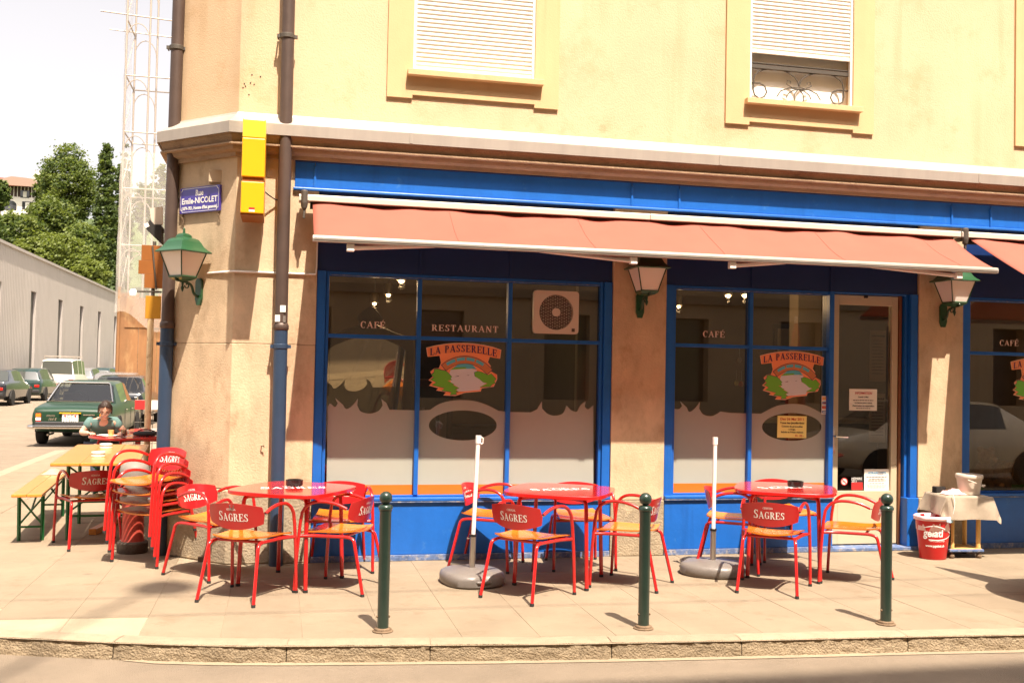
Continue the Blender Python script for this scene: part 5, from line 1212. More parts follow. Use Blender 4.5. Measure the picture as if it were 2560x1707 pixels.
pr = thing('person', 'woman with dark tied hair and glasses in a green t-shirt, reading at a red table', 'person', (-2.27, 14.38, 0), R(18))
def skin(name, mat, joints, edges, parent=pr, sub=2, root=0):
    me = bpy.data.meshes.new(name); me.from_pydata([j[:3] for j in joints], edges, []); me.materials.append(MATS[mat])
    o = bpy.data.objects.new(name, me); COL.objects.link(o); o.parent = parent
    sk = o.modifiers.new('skin', 'SKIN'); sk.use_smooth_shade = True
    if not me.skin_vertices:
        bm = bmesh.new(); bm.from_mesh(me); bm.verts.layers.skin.verify(); bm.to_mesh(me); bm.free()
    for i, j in enumerate(joints):
        sv = me.skin_vertices[0].data[i]; sv.radius = (j[3], j[4] if len(j) > 4 else j[3]); sv.use_root = (i == root)
    ss = o.modifiers.new('sub', 'SUBSURF'); ss.levels = ss.render_levels = sub
    return o
# body: pelvis, spine, neck, arms to wrists, legs  (local -Y is forward, towards the table)
J = [(0, .10, .50, .13, .11), (0, .09, .64, .115, .09), (0, -.01, .78, .125, .09), (0, -.10, .865, .11, .075), (0, -.155, .925, .046, .046), (0, -.20, .965, .048, .048),
     (-.155, -.10, .872, .052), (-.265, -.12, .735, .040), (-.20, -.34, .745, .027), (.155, -.10, .872, .052), (.285, -.13, .735, .040), (.19, -.36, .745, .027),
     (-.10, -.02, .49, .085), (-.12, -.38, .50, .062), (-.13, -.47, .10, .042), (-.13, -.60, .045, .036), (.10, -.02, .49, .085), (.12, -.36, .50, .062), (.10, -.28, .10, .042), (.10, -.42, .045, .036)]
E_ = [(0, 1), (1, 2), (2, 3), (3, 4), (4, 5), (3, 6), (6, 7), (7, 8), (3, 9), (9, 10), (10, 11), (0, 12), (12, 13), (13, 14), (14, 15), (0, 16), (16, 17), (17, 18), (18, 19)]
skin('body', 'skin', J, E_)
TJ = [(0, .10, .50, .142, .122), (0, .09, .64, .128, .102), (0, -.01, .78, .138, .104), (0, -.098, .86, .122, .086), (0, -.115, .892, .084, .06),
      (-.155, -.10, .874, .078), (-.228, -.112, .79, .062), (.155, -.10, .874, .078), (.242, -.117, .785, .062)]
skin('t_shirt', 'tee', TJ, [(0, 1), (1, 2), (2, 3), (3, 4), (3, 5), (5, 6), (3, 7), (7, 8)])
LJ = [(0, .10, .49, .145, .12), (-.10, -.02, .49, .096), (-.12, -.385, .50, .074), (-.13, -.47, .13, .056), (.10, -.02, .49, .096), (.12, -.365, .50, .074), (.10, -.28, .13, .056)]
skin('trousers', 'denim', LJ, [(0, 1), (1, 2), (2, 3), (0, 4), (4, 5), (5, 6)])
for s, c, ang in ((-1, (-.20, -.34, .745), .35), (1, (.19, -.36, .745), -.3)):       # hands resting on the table edge
    hj = [(c[0], c[1], c[2], .026, .018), (c[0]+math.sin(ang)*.05, c[1]-.05, c[2], .034, .014)]; he = [(0, 1)]
    for k, (dx, L_) in enumerate(((-.026, .062), (-.009, .074), (.009, .07), (.026, .055))):
        b0 = len(hj); x = c[0]+math.sin(ang)*.05+dx; hj += [(x, c[1]-.085, c[2]+.004, .0085), (x+math.sin(ang)*.02, c[1]-.085-L_*.5, c[2]+.003, .0078), (x+math.sin(ang)*.03, c[1]-.085-L_, c[2]-.012, .0068)]; he += [(1, b0), (b0, b0+1), (b0+1, b0+2)]
    b0 = len(hj); sx = -s; hj += [(c[0]+sx*.035, c[1]-.035, c[2], .0105), (c[0]+sx*.055, c[1]-.07, c[2]-.004, .009)]; he += [(1, b0), (b0, b0+1)]
    skin('hand', 'skin', hj, he, sub=1)
# head: tilted down over the table
hd = bpy.data.objects.new('head', None); COL.objects.link(hd); hd.parent = pr; hd.location = (.0, -.255, 1.045); hd.rotation_euler = (R(32), R(4), R(-10)); 
def headpt(u, v):
    a = 2*PI*u; ph = PI*v; z = -math.cos(ph); r_ = math.sin(ph); x = r_*math.sin(a); y = -r_*math.cos(a)     # u=0 is the face
    w_ = .073*(1 if z > 0 else 1-.30*(-z)**1.5); d_ = .093*(1 if z > -.2 else 1-.25*(-z-.2)); px, py, pz = x*w_, y*d_, z*.115
    if y < -.3:
        n_ = math.exp(-(x/.16)**2); py -= .022*n_*math.exp(-((z+.17)/.13)**2)+.010*n_*math.exp(-((z-.05)/.2)**2)     # nose
        py += .008*math.exp(-((abs(x)-.38)/.16)**2)*math.exp(-((z-.06)/.12)**2)                                    # eye sockets
        py -= .007*math.exp(-(x/.28)**2)*math.exp(-((z+.52)/.09)**2)+.006*math.exp(-(x/.25)**2)*math.exp(-((z+.85)/.1)**2)
    return (px, py, pz)
MB().grid(headpt, 40, 32).build('face', 'skin', hd, smooth=180)
mb = MB()
for s in (-1, 1):
    mb.tube([(s*.030+.024*math.cos(2*PI*k/14), -.096+.012*abs(math.cos(2*PI*k/14)), .006+.017*math.sin(2*PI*k/14)) for k in range(14)], .0026, 5, closed=True); mb.tube([(s*.054, -.088, .010), (s*.072, -.03, .014), (s*.074, .01, .012)], .002, 5)
mb.tube([(-.008, -.103, .008), (.008, -.103, .008)], .0022, 5); mb.build('glasses', 'black', hd, smooth=60)
for s in (-1, 1): MB().lathe([(.0065*math.sin(PI*k/6), -.0065*math.cos(PI*k/6)) for k in range(7)], 8, (s*.028, -.083, .006)).build('eye', 'black', hd, smooth=180)
mb = MB(); mb.tube([(-.020, -.083, -.060), (0, -.0915, -.058), (.020, -.083, -.060)], .0032, 6); mb.build('mouth', 'cloth_pink', hd, smooth=60)
for s in (-1, 1): MB().lathe([(.018*math.sin(PI*k/6), -.026*math.cos(PI*k/6)) for k in range(7)], 10, (s*.073, .005, -.008), sx=.4).build('ear', 'skin', hd, smooth=180)
def hairpt(u, v):
    a = 2*PI*u; c_a = math.cos(a); low = .47-.20*c_a-.03*math.exp(-(math.sin(a)/.12)**2)*(c_a > 0) if c_a > 0 else .47-.32*c_a                    # cap ends at the hairline over the face, at the nape behind
    ph = PI*(.01+low*v); z = math.cos(ph); r_ = math.sin(ph); x = r_*math.sin(a); y = -r_*math.cos(a)
    k = 1.055+.035*NZ.noise(Vector((x*14, y*4, z*4)))-.02*math.exp(-(x/.06)**2)*(z > .5)
    return (x*.074*k, y*.096*k+.006, z*.119*k)
ho = MB().grid(hairpt, 36, 18).build('hair', 'hair', hd, smooth=180)
for s in (-1, 1):
    for k in range(5): MB().tube(spline([(s*(.010+.004*k), -.070+.01*k, .098), (s*(.055+.003*k), -.062+.016*k, .075), (s*(.078+.002*k), -.035+.014*k, .015), (s*(.072+.004*k), -.012+.014*k, -.05-.012*k)], 5), .006, 5, r2=.002).build('hair_lock', 'hair', ho, smooth=60)
MB().lathe([(.04*math.sin(PI*k/8), -.04*math.cos(PI*k/8)) for k in range(9)], 14, (0, .105, .02)).build('hair_knot', 'hair', ho, smooth=180)

# ---- cars
def car(name, label, cat, loc, rz, W, st, paint, axles, wr=.31, group=None, glass='car_glass', pillars=(), lamps=None, plate=True, seams=()):
    """st: stations (y, bottom, belt, half width, half width at belt, roof or None, half width at roof); rear at y=0, +Y forward"""
    MATS.setdefault(paint, None); t = thing(name, label, cat, loc, rz, group)
    def sec(s):
        y, zb, zm, hw_, hb, g, hr = s
        P_ = [(0, zb), (hw_*.86, zb), (hw_*.975, zb+.09), (hw_, zb+(zm-zb)*.52), (hw_*.985, zb+(zm-zb)*.78), (hb, zm)]
        P_ += [(hr+(hb-hr)*.10, g-.055), (hr*.90, g-.012), (0, g)] if g else [(hb*.94, zm+.012), (hb*.82, zm+.018), (0, zm+.03)]
        return [(x, y, z) for x, z in P_]+[(-x, y, z) for x, z in P_[-2:0:-1]]
    S = [sec(s) for s in st]; K = len(S[0]); body = MB(); wins = {}
    b = 0; body.v = [p for s in S for p in s]
    for i in range(len(S)-1):
        ga, gb = st[i][5], st[i+1][5]
        for k in range(K):
            kk = min(k, K-1-k); f = (i*K+k, i*K+(k+1) % K, (i+1)*K+(k+1) % K, (i+1)*K+k)
            side = 'l' if k > K//2 else 'r'
            if ga and gb and kk == 5 and i not in pillars: wins.setdefault(('side_window', i, side), []).append(f)
            elif (bool(ga) != bool(gb)) and kk in (6, 7): wins.setdefault(('rear_window' if gb else 'windscreen', 0, 0), []).append(f)
            else: body.f.append(f); body.m.append(0)
    body.f += [tuple(range(K)), tuple((len(S)-1)*K+k for k in range(K))]; body.m += [0, 0]
    bo_ = body.build('body', paint, t, smooth=38)
    for (nm, i, sd_), fs in wins.items():
        mbw = MB(); ids = sorted({x for f in fs for x in f}); mp = {x: j for j, x in enumerate(ids)}
        mbw.add([body.v[x] for x in ids], [tuple(mp[x] for x in f) for f in fs]); mbw.build(nm, glass, t, smooth=60)
        if nm == 'rear_window': t['rw'] = 1; rw = [body.v[x] for x in ids]
    for y in axles:
        hw_ = max(s[3] for s in st)
        for s in (-1, 1):
            wl = MB().lathe([(wr*.62, -.09), (wr*.97, -.085), (wr, -.05), (wr, .05), (wr*.97, .085), (wr*.62, .09)], 24).build('wheel', 'tyre', t, smooth=40)
            wl.location = (s*(hw_-.078), y, wr); wl.rotation_euler = (0, PI/2, 0)
            MB().lathe([(0, -.06), (wr*.3, -.075), (wr*.55, -.07), (wr*.62, -.088), (wr*.64, -.07), (wr*.64, .07), (wr*.62, .088), (wr*.55, .07), (wr*.3, .075), (0, .06)], 20).build('rim', 'steel', wl, smooth=40)
            am = MB(); n = 18; am.poly([[(wr*1.17*math.cos(PI*k/n), wr*1.17*math.sin(PI*k/n)) for k in range(n+1)]], lambda a_, b_: (s*(hw_+.004), y+a_, wr*.92+b_), depth=(-s*.05, 0, 0)); am.build('wheel_arch', 'black_matt', t)
    for y in seams:
        for s in (-1, 1):
            hw_ = max(q[3] for q in st); MB().box(s*(hw_+.001)-.003, s*(hw_+.001)+.003, y-.004, y+.004, .34, .80).build('door_gap', 'black_matt', t)
            MB().box(s*(hw_+.012)-.012, s*(hw_+.012)+.012, y+.06, y+.20, .755, .775).build('door_handle', 'chrome', t, bevel=.004)
    hw0 = st[0][3]; zl = st[0][1]+(st[0][2]-st[0][1])*.62
    if lamps:
        for s in (-1, 1): MB().box(s*hw0*.82-.10, s*hw0*.82+.10, -.02, .08, zl-.055, zl+.055).build('tail_lamp', 'tail_red', t, bevel=.01)
    if plate: MB().box(-.17, .17, -.022, .0, zl-.10, zl+.02).build('number_plate', 'paper', t)
    MB().box(-hw0*.97, hw0*.97, -.07, .06, st[0][1]+.02, st[0][1]+.14).build('bumper', 'bumper_dark', t, bevel=.02)
    return t
M('tail_red', (.5, .015, .01), .25, coat=.3); M('tail_amber', (.75, .2, .02), .25); M('bumper_dark', (.03, .03, .032), .5)
M('volvo_green', (.006, .035, .016), .32, coat=.2); M('dark_car', (.012, .016, .022), .2, coat=.6); M('dark_green_car', (.012, .035, .030), .2, coat=.6)
M('white_car', (.70, .66, .60), .3, coat=.4); M('grey_car', (.22, .21, .20), .25, .3, coat=.5); M('blue_car', (.05, .07, .12), .25, coat=.5); M('beige_car', (.62, .53, .40), .22, coat=.6)
VZ = ROADZ
vst = [(0, .42, .74, .74, .70, None, 0), (.03, .38, .80, .79, .74, None, 0), (.10, .34, .835, .81, .76, None, 0), (.55, .30, .885, .84, .775, None, 0), (.98, .26, .925, .855, .775, None, 0),
       (1.52, .22, .945, .865, .775, 1.375, .60), (1.66, .22, .945, .865, .775, 1.41, .615), (2.45, .22, .945, .868, .78, 1.445, .63), (2.53, .22, .945, .868, .78, 1.445, .63), (3.05, .22, .94, .865, .78, 1.40, .60), (3.50, .25, .925, .86, .775, None, 0),
       (4.2, .30, .89, .85, .76, None, 0), (4.62, .36, .83, .82, .73, None, 0), (4.68, .42, .76, .76, .68, None, 0)]
vo = car('parked_car', 'dark green vintage saloon car with chrome trim parked behind the woman', 'car', (-4.17, 22.6, VZ), R(-1.0), 1.73, vst, 'volvo_green', (1.02, 3.62), .315, glass='car_clear', pillars=(5, 7), plate=False, seams=(1.72, 2.55)); vo.scale = (.94, .94, .94); MB().tube(bend([(-.70, -.003, .772), (-.72, .02, .79), (.72, .02, .79), (.70, -.003, .772)], .02), .005, 5).build('boot_gap', 'black_matt', vo)
for s in (-1, 1):
    tl_ = MB().box(s*.655-.055, s*.655+.055, -.012, .05, .50, .735).build('tail_lamp', 'tail_red', vo, bevel=.012); MB().box(s*.655-.052, s*.655+.052, -.016, -.0125, .66, .73).build('amber_lens', 'tail_amber', tl_); MB().box(s*.655-.052, s*.655+.052, -.016, -.0125, .585, .645).build('clear_lens', 'paper', tl_)
mb = MB(); mb.tube(bend([(-.86, .45, .44), (-.855, -.02, .44), (-.74, -.075, .44), (.74, -.075, .44), (.855, -.02, .44), (.86, .45, .44)], .1), .042, 8); ch_b = mb.build('chrome_bumper', 'chrome', vo, smooth=60)
MB().tube(bend([(-.74, -.112, .452), (.74, -.112, .452)], .1), .016, 6).build('rubber_strip', 'rubber', ch_b, smooth=60)
MB().box(-.55, .55, -.006, .01, .515, .527).build('chrome_strip', 'chrome', vo)
pt = MB().box(-.165, .165, -.030, -.006, .50, .735).build('number_plate', 'paper', vo)
mb = MB(); put_font(mb, 'GE', .11, lambda x, y: (-.07+x, -.0315, .635+y)); put_font(mb, '57760', .115, lambda x, y: (-.155+x*.95, -.0315, .52+y)); mb.build('plate_lettering', 'ink', pt)
for s in (-1, 1): MB().box(s*.105-.018, s*.105+.018, -.0312, -.0304, .655, .70).build('shield', 'ink_red', pt)
MB().box(-.22, .22, -.05, -.004, .737, .757).build('plate_lamp', 'sign_yellow', vo)
mb = MB(); put_font(mb, 'VOLVO', .055, lambda x, y: (-.50+x, -.0045, .665+y), bold=.002); put_font(mb, '164 E', .075, lambda x, y: (-.46+x, -.0045, .585+y), bold=.002, shear=.2); mb.build('badge', 'chrome', vo)
MB().box(.26, .50, -.010, .0, .695, .722).build('badge_bar', 'chrome', vo); MB().lathe([(0, -.02), (.02, -.01), (.02, .01), (0, .02)], 10, (.0, -.01, .775)).build('boot_lock', 'chrome', vo)
a0, a1, b0, b1 = (-.70, .97, .962), (.70, .97, .962), (.545, 1.515, 1.383), (-.545, 1.515, 1.383)
MB().tube(bend([a0, b1, b0, a1, a0], .05), .018, 6).build('window_trim', 'chrome', vo, smooth=60)
MB().tube([(-.45, -.03, .27), (-.45, .5, .27)], .022, 8).build('exhaust_pipe', 'steel', vo, smooth=60)
for s in (-1, 1):
    for y in (1.7, 2.6): MB().box(s*.52-.2*0-.2 if s > 0 else -.72+.0, s*.52+.2 if s > 0 else -.32, y, y+.18, .5, .98 if y < 2 else 1.12).build('car_seat', 'dark_wood', vo, bevel=.04)
MB().tube([(.38+.18*math.cos(2*PI*k/16)-.76, 3.0, .98+.18*math.sin(2*PI*k/16)) for k in range(16)], .012, 6, closed=True).build('steering_wheel', 'black', vo, smooth=60)
MB().box(.87, .95, 3.0, 3.1, .93, 1.03).build('door_mirror', 'chrome', vo, bevel=.02)
# generic shapes
hatch = [(0, .36, .86, .74, .68, None, 0), (.05, .30, .93, .80, .72, None, 0), (.22, .27, .95, .83, .73, 1.30, .54), (.45, .25, .95, .84, .735, 1.42, .57), (1.0, .22, .95, .85, .74, 1.45, .58), (1.85, .22, .94, .855, .74, 1.46, .59), (1.93, .22, .94, .855, .74, 1.46, .59), (2.6, .22, .92, .85, .74, 1.41, .57), (3.25, .25, .88, .845, .73, None, 0), (3.95, .32, .72, .80, .68, None, 0), (4.05, .40, .62, .70, .6, None, 0)]
sedan = [(0, .38, .84, .72, .68, None, 0), (.06, .30, .92, .80, .72, None, 0), (.65, .26, .96, .84, .735, None, 0), (1.25, .24, .95, .85, .74, 1.36, .56), (1.5, .22, .95, .86, .74, 1.40, .58), (2.2, .22, .94, .86, .74, 1.42, .59), (2.28, .22, .94, .86, .74, 1.42, .59), (2.9, .22, .92, .86, .74, 1.36, .57), (3.55, .25, .88, .85, .73, None, 0), (4.35, .32, .74, .80, .68, None, 0), (4.5, .42, .64, .70, .6, None, 0)]
van = [(0, .40, 1.12, .80, .76, None, 0), (.04, .34, 1.15, .83, .78, 1.80, .66), (.12, .32, 1.15, .84, .785, 1.86, .69), (1.1, .28, 1.15, .845, .79, 1.90, .70), (1.2, .28, 1.15, .845, .79, 1.90, .70), (2.2, .28, 1.13, .845, .79, 1.89, .70), (2.3, .28, 1.13, .845, .79, 1.89, .70), (3.0, .28, 1.08, .84, .78, 1.84, .68), (3.6, .30, .98, .83, .76, None, 0), (4.2, .34, .80, .80, .72, None, 0), (4.3, .4, .7, .7, .65, None, 0)]
GP = 'cars parked along the warehouse'
XC = -11.0
def lane(px, py, z=.9):     # depth of a thing seen at pixel px on the lane beside the warehouse
    d = ray(px, py); return d.y/d.x*(XC+.3)
car('parked_car', 'black saloon parked first in the row beside the warehouse', 'car', (XC, 42.6, VZ), 0, 1.7, sedan, 'dark_car', (.85, 3.5), .30, GP, lamps=1)
car('parked_car', 'dark green hatchback parked between the black saloon and the white van', 'car', (XC, 48.6, VZ), 0, 1.7, hatch, 'dark_green_car', (.7, 3.25), .30, GP, lamps=1)
vn = car('parked_van', 'white van with a roof rack parked beside the warehouse', 'van', (XC+.35, 54.0, VZ), 0, 1.7, van, 'white_car', (.75, 3.4), .32, GP, lamps=1, pillars=(3, 5), glass='car_glass_light')
mb = MB()
for y in (.4, 1.5, 2.6): mb.tube([(-.68, y, 1.93), (-.68, y, 2.02), (.68, y, 2.02), (.68, y, 1.93)], .016, 6)
for x in (-.6, -.2, .2, .6): mb.tube([(x, .3, 2.035), (x, 2.7, 2.035)], .014, 6)
mb.build('roof_rack', 'tube', vn, smooth=60)
for i, (y, stn, m, lab) in enumerate(((60.5, hatch, 'grey_car', 'grey hatchback parked just beyond the white van'), (66.5, hatch, 'dark_green_car', 'dark hatchback parked two places beyond the white van'), (72.5, hatch, 'blue_car', 'blue hatchback with red tail lamps far down the warehouse row'), (79, van, 'dark_car', 'dark tall van at the far end of the warehouse row'))):
    car('parked_car' if stn is not van else 'parked_van', lab, 'car' if stn is not van else 'van', (XC+.2, y, VZ), 0, 1.7, stn, m, (.7, 3.25), .30, GP, lamps=1)
car('parked_car', 'dark car parked in front of the green vintage saloon', 'car', (-4.35, 29.2, VZ), 0, 1.7, sedan, 'dark_car', (.85, 3.5), .30, None, lamps=1, glass='car_clear')
car('parked_car', 'grey car parked before the plywood hoarding', 'car', (-5.0, 33.6, VZ), R(3), 1.7, hatch, 'grey_car', (.7, 3.25), .30, None, lamps=1, glass='car_glass_light')
# ---- barrier, sign post, side wall lamp
br_ = thing('roadworks_barrier', 'red and white roadworks barrier with wire mesh beside the vintage car', 'barrier', (atY(337, 1000, 18.6).x+.5, 18.6, 0), R(-4))
MB().box(-.5, .6, -.015, .015, .86, 1.02).build('board', 'paper', br_)
for k in range(3): MB().box(-.5+.4*k, -.3+.4*k, -.0175, -.0155, .861, 1.019).build('red_stripe', 'ink_red', br_)
mb = MB()
for k in range(12): mb.tube([(-.5+.1*k, 0, .06), (-.5+.1*k, 0, .86)], .006, 4)
for k in range(5): mb.tube([(-.5, 0, .1+.18*k), (.6, 0, .1+.18*k)], .006, 4)
mb.build('wire_mesh', 'iron', br_)
for x in (-.45, .55): MB().box(x-.04, x+.04, -.25, .25, 0, .06).build('foot', 'black_matt', br_)
q = atY(1212/3.267, 780+700/3.267, 15.6)
sg = thing('sign_post', 'rusty sign post carrying orange direction boards, beside the blue downpipe', 'signpost', (q.x, 15.6, 0))
MB().cyl((0, 0, 0), (0, 0, 2.30), .04, n=12).build('post', 'rust_pale', sg, smooth=60) if MATS.get('rust_pale') else None
M('rust_pale', (.72, .55, .33), .85, var=.2, dirt=((.22, .08, .03), .55, .9), dscale=9)
MB().cyl((0, 0, 0), (0, 0, 2.30), .045, n=12).build('post', 'rust_pale', sg, smooth=60); MB().cyl((.02, 0, 2.30), (.02, 0, 3.42), .025, n=10).build('upper_post', 'iron', sg, smooth=60)
M('sign_amber', (.46, .215, .014), .5, var=.1)
for (xa, xb, z0, z1, m) in ((-.15, .19, 3.141, 3.36, 'sign_orange'), (-.185, .19, 2.941, 3.14, 'sign_orange'), (-.10, .19, 2.74, 2.94, 'sign_orange'), (-.075, .14, 2.30, 2.63, 'sign_amber')):
    MB().box(xa, xb, -.045, -.03, z0, z1).build('direction_board', m, sg, bevel=.002)
MB().tube([(.0, -.06, 3.35), (.07, -.06, 2.72)], .012, 6).build('stay_rod', 'iron', sg, smooth=60); MB().tube([(-.2, -.02, 2.69), (.14, -.02, 2.69)], .014, 6).build('arm', 'iron', sg, smooth=60)
MB().lathe([(0, -.05), (.05, -.04), (.055, .03), (.03, .06)], 14, (-.25, -.02, 2.66)).build('lamp_globe', 'white', sg, smooth=60)
fl = thing('floodlight', 'black floodlight and white panel on the side wall behind the downpipe', 'lamp', (CX1, 11.2, 3.0))
fl.location = (0, 0, 0); FLY = 10.5
def fz(x, y): return atY(x/3.267, 300+y/3.267, FLY)
MB().poly([[(1182, 880), (1225, 812), (1250, 852), (1318, 858), (1318, 1010), (1290, 985)]], fz, depth=(0, .22, 0)).build('lamp_head', 'black_matt', fl, bevel=.008)
MB().poly([[(1174, 850), (1208, 838), (1222, 868), (1190, 885)]], lambda x, y: fz(x, y)+Vector((0, -.005, 0)), depth=(0, .23, 0)).build('lens', 'white', fl)
MB().poly([[(1220, 718), (1322, 704), (1322, 850), (1256, 850), (1230, 802)]], lambda x, y: fz(x, y)+Vector((0, .03, 0)), depth=(0, .06, 0)).build('panel', 'bucket_white', fl, bevel=.005)
MB().tube([fz(1305, 900)+Vector((0, .1, 0)), Vector((CX1+.02, FLY+.1, 3.0))], .02, 8).build('wall_arm', 'iron', fl, smooth=60)
# ---- warehouse
wh = thing('warehouse', 'long grey metal-clad warehouse with tall narrow window slots', 'building', (-12.5, 0, 0))
slots = [49.6, 56.5, 63.2, 69.7, 76.4, 83.6, 90]
mb = MB(); yy = 30.
ys_ = [30]+[v for s in slots for v in (s, s+1.15)]+[112]
def vbox(mb, y0, y1, z0, z1, d=.3): mb.box(-d, 0, y0, y1, z0, z1)
wl = MB(); vbox(wl, 30, 112, 5.25, 7.0)
for a, b in zip(ys_[0::2], ys_[1::2]): vbox(wl, a, b, ROADZ, 5.2499)
wl.build('cladding', 'metal_clad', wh)
for s in slots:
    w_ = MB().box(-.35, -.13, s, s+1.15, ROADZ, 5.25).build('window_slot', 'slot_dark', wh); MB().box(-.129, -.1, s+.03, s+.09, ROADZ, 5.2).build('frame', 'slot_dark', w_)
y = 30.25
rb = MB()
while y < 90:
    if not any(s-.05 < y < s+1.2 for s in slots): rb.box(0, .007, y, y+.05, ROADZ, 6.99)
    else: rb.box(0, .007, y, y+.05, 5.26, 6.99)
    y += .3
o = rb.build('cladding_ribs', 'metal_clad', wh); tag(o, kind='stuff')
MB().box(-.4, .08, 30, 112, 7.0, 7.14).build('roof_edge', 'metal_clad', wh); MB().box(-22, -.4, 30, 112, ROADZ, 7.0).build('hall', 'metal_clad', wh)
# ---- scaffold with netting and plywood hoarding
sc = thing('scaffold', 'tall tube scaffold wrapped in pale netting above a plywood hoarding', 'scaffold', (0, 38, ROADZ))
SX = [-5.56, -4.78, -3.6, -2.4]
for i, x in enumerate(SX):
    for y in (0, 2.0): MB().cyl((x+(.02 if y else 0), y, 0), (x+(.02 if y else 0), y, 18), .035, n=8).build('standard', 'tube', sc, smooth=60)
for k in range(9):
    z = 2*k+1.9
    for y in (0, 2.0): MB().tube([(SX[0]-(.9 if k in (6, 7) else 0), y, z+(.2 if k == 6 else 0)), (SX[-1], y, z)], .026, 6).build('ledger', 'tube', sc, smooth=60)
    MB().tube([(SX[0], 0, z), (SX[0], 2, z)], .025, 6).build('ledger', 'tube', sc, smooth=60)
    for y in (0, 2.0):
        x0_, x1_ = SX[0], SX[1]; mb = MB(); mb.tube([(x0_+(x1_-x0_)*(.5-.5*math.cos(a)), y, z-.75+.62*math.sin(a)) for a in [PI*j/10 for j in range(11)]], .018, 6); mb.tube([(x0_, y, z-.75), (x0_+.02, y, z-1.7)], .016, 6)
        mb.build('arched_brace', 'tube', sc, smooth=60)
    MB().tube([(SX[0], 0, z-1.9), (SX[0], 2, z)], .016, 6).build('diagonal', 'tube', sc, smooth=60)
for (nm, fn_, nu, nv) in (('netting', lambda u, v: (-5.62+.06*math.sin(v*30+u*9), 2*u-.05, 4.3+4.9*v), 8, 24), ('netting', lambda u, v: (-5.62+3.4*u, -.42+.05*math.sin(u*20+v*14)+.3*v, 3.2+.35*math.sin(u*9+1)*(1-v)+6.0*v), 20, 24), ('netting', lambda u, v: (-5.62+.03*math.sin(v*40), 2*u-.05, 9.2+8.8*v), 6, 24)):
    MB().grid(fn_, nu, nv).build(nm, 'net', sc, smooth=180)
for k in range(5):
    MB().box(-5.45+.62*k, -4.84+.62*k, -.28, -.24, 0, 4.2-.15*(k % 2)).build('hoarding_board', 'plywood', sc)
MB().tube([(-5.5, -.3, 0), (-5.5, -.3, 4.4)], .06, 8).build('hoarding_post', 'plywood', sc, smooth=60); MB().box(-5.3, -2.6, -.31, -.285, 3.0, 3.12).build('hoarding_rail', 'plywood', sc)
# ---- wooded hill with a villa
hl = MB().grid(lambda u, v: (-90+150*u, 92+90*v, -.5+24*min(1, max(0, v*1.25))**.8+1.5*NZ.noise(Vector((u*9, v*7, 0)))), 40, 24).build('hill', 'hill', smooth=180); tag(hl, kind='structure')
def tree(label, px, py, rx, ry, Y, kind, trunk_px=None, n=2600, ls=.32, colm=False):
    """crown centre at a pixel, radii in pixels, at depth Y"""
    k = Y/FPX*1.02; c = atY(px, py, Y); ax, az = rx*k, ry*k; ay = ax
    zb = c.z-az*1.25
    t = thing('tree', label, 'tree', (c.x, c.y, zb), 0, 'trees on the hillside')
    tk = MB(); tk.tube([(0, 0, -.5-3), (.1, .05, az*.6), (-.05, 0, az*1.4)], .22*max(1, ax/3), 8, r2=.06)
    for j in range(6):
        a = j*2.4; z0 = az*(.5+.14*j); tk.tube([(0, 0, z0), (ax*.35*math.cos(a), ay*.35*math.sin(a), z0+az*.22), (ax*.7*math.cos(a), ay*.7*math.sin(a), z0+az*.38)], .09, 6, r2=.03)
    tk.build('trunk', 'bark', t, smooth=60)
    vs_, fs, ms = [], [], []; rnd = random.Random(int(px*7+py)); n = int(n*3.2); ncl = max(60, int(n/(42 if not colm else 30))); cl_ = []
    for j in range(ncl):
        while True:
            d = Vector((rnd.uniform(-1, 1), rnd.uniform(-1, 1), rnd.uniform(-1, 1)))
            if .15 < d.length < 1: break
        d = d.normalized()*(.45+.55*rnd.random()**.6)
        if colm: d.x *= (1-.35*max(0, d.z)); d.y *= (1-.35*max(0, d.z))
        lump = 1+.22*NZ.noise(d*2.3+Vector((px, py, 0)))
        cl_.append((Vector((d.x*ax*lump, d.y*ay*lump, d.z*az*lump)), rnd.uniform(.16, .28)*min(ax, az)*(1.0 if not colm else 1.3), rnd.choice((0, 0, 1, 2))))
    for j in range(n):
        cc, cr, cm = cl_[j % ncl]; p = cc+Vector((rnd.gauss(0, 1), rnd.gauss(0, 1), rnd.gauss(0, .6)))*cr*.55
        nrm = Vector((rnd.gauss(0, .7), rnd.gauss(0, .7)-.2, rnd.gauss(.7, .6))).normalized(); a_ = nrm.orthogonal().normalized(); b_ = nrm.cross(a_); s_l = ls*rnd.uniform(.55, 1.2); a_ *= s_l*.5; b_ *= s_l*.36
        p = p+Vector((0, 0, az*1.25)); i0 = len(vs_); vs_ += [p-a_, p-b_*.9, p+a_, p+b_*.9]; fs.append((i0, i0+1, i0+2, i0+3)); ms.append(cm if rnd.random() < .8 else rnd.randrange(3))
    mb = MB(); mb.v = [tuple(v) for v in vs_]; mb.f = fs; mb.m = ms
    pal = {'a': ['leaf_a', 'leaf_c', 'leaf_b'], 'b': ['leaf_b', 'leaf_a', 'leaf_b'], 'c': ['leaf_c', 'leaf_a', 'leaf_c']}[kind]
    me = bpy.data.meshes.new('crown'); me.from_pydata(mb.v, [], mb.f)
    for x in pal: me.materials.append(MATS[x])
    me.polygons.foreach_set('material_index', ms); me.update()
    o = bpy.data.objects.new('crown', me); COL.objects.link(o); o.parent = t
tree('tall broad tree rising above the villa roof on the hill', 174, 466, 58, 90, 112, 'a', n=5200)
tree('broad tree between the villa and the tallest tree', 118, 478, 28, 48, 116, 'a', n=1800)
tree('slim dark poplar beside the scaffold, the taller one', 262, 560, 24, 192, 104, 'b', n=5200, colm=True)
tree('slim dark poplar half behind the scaffold netting', 306, 565, 22, 186, 106, 'b', n=3600, colm=True)
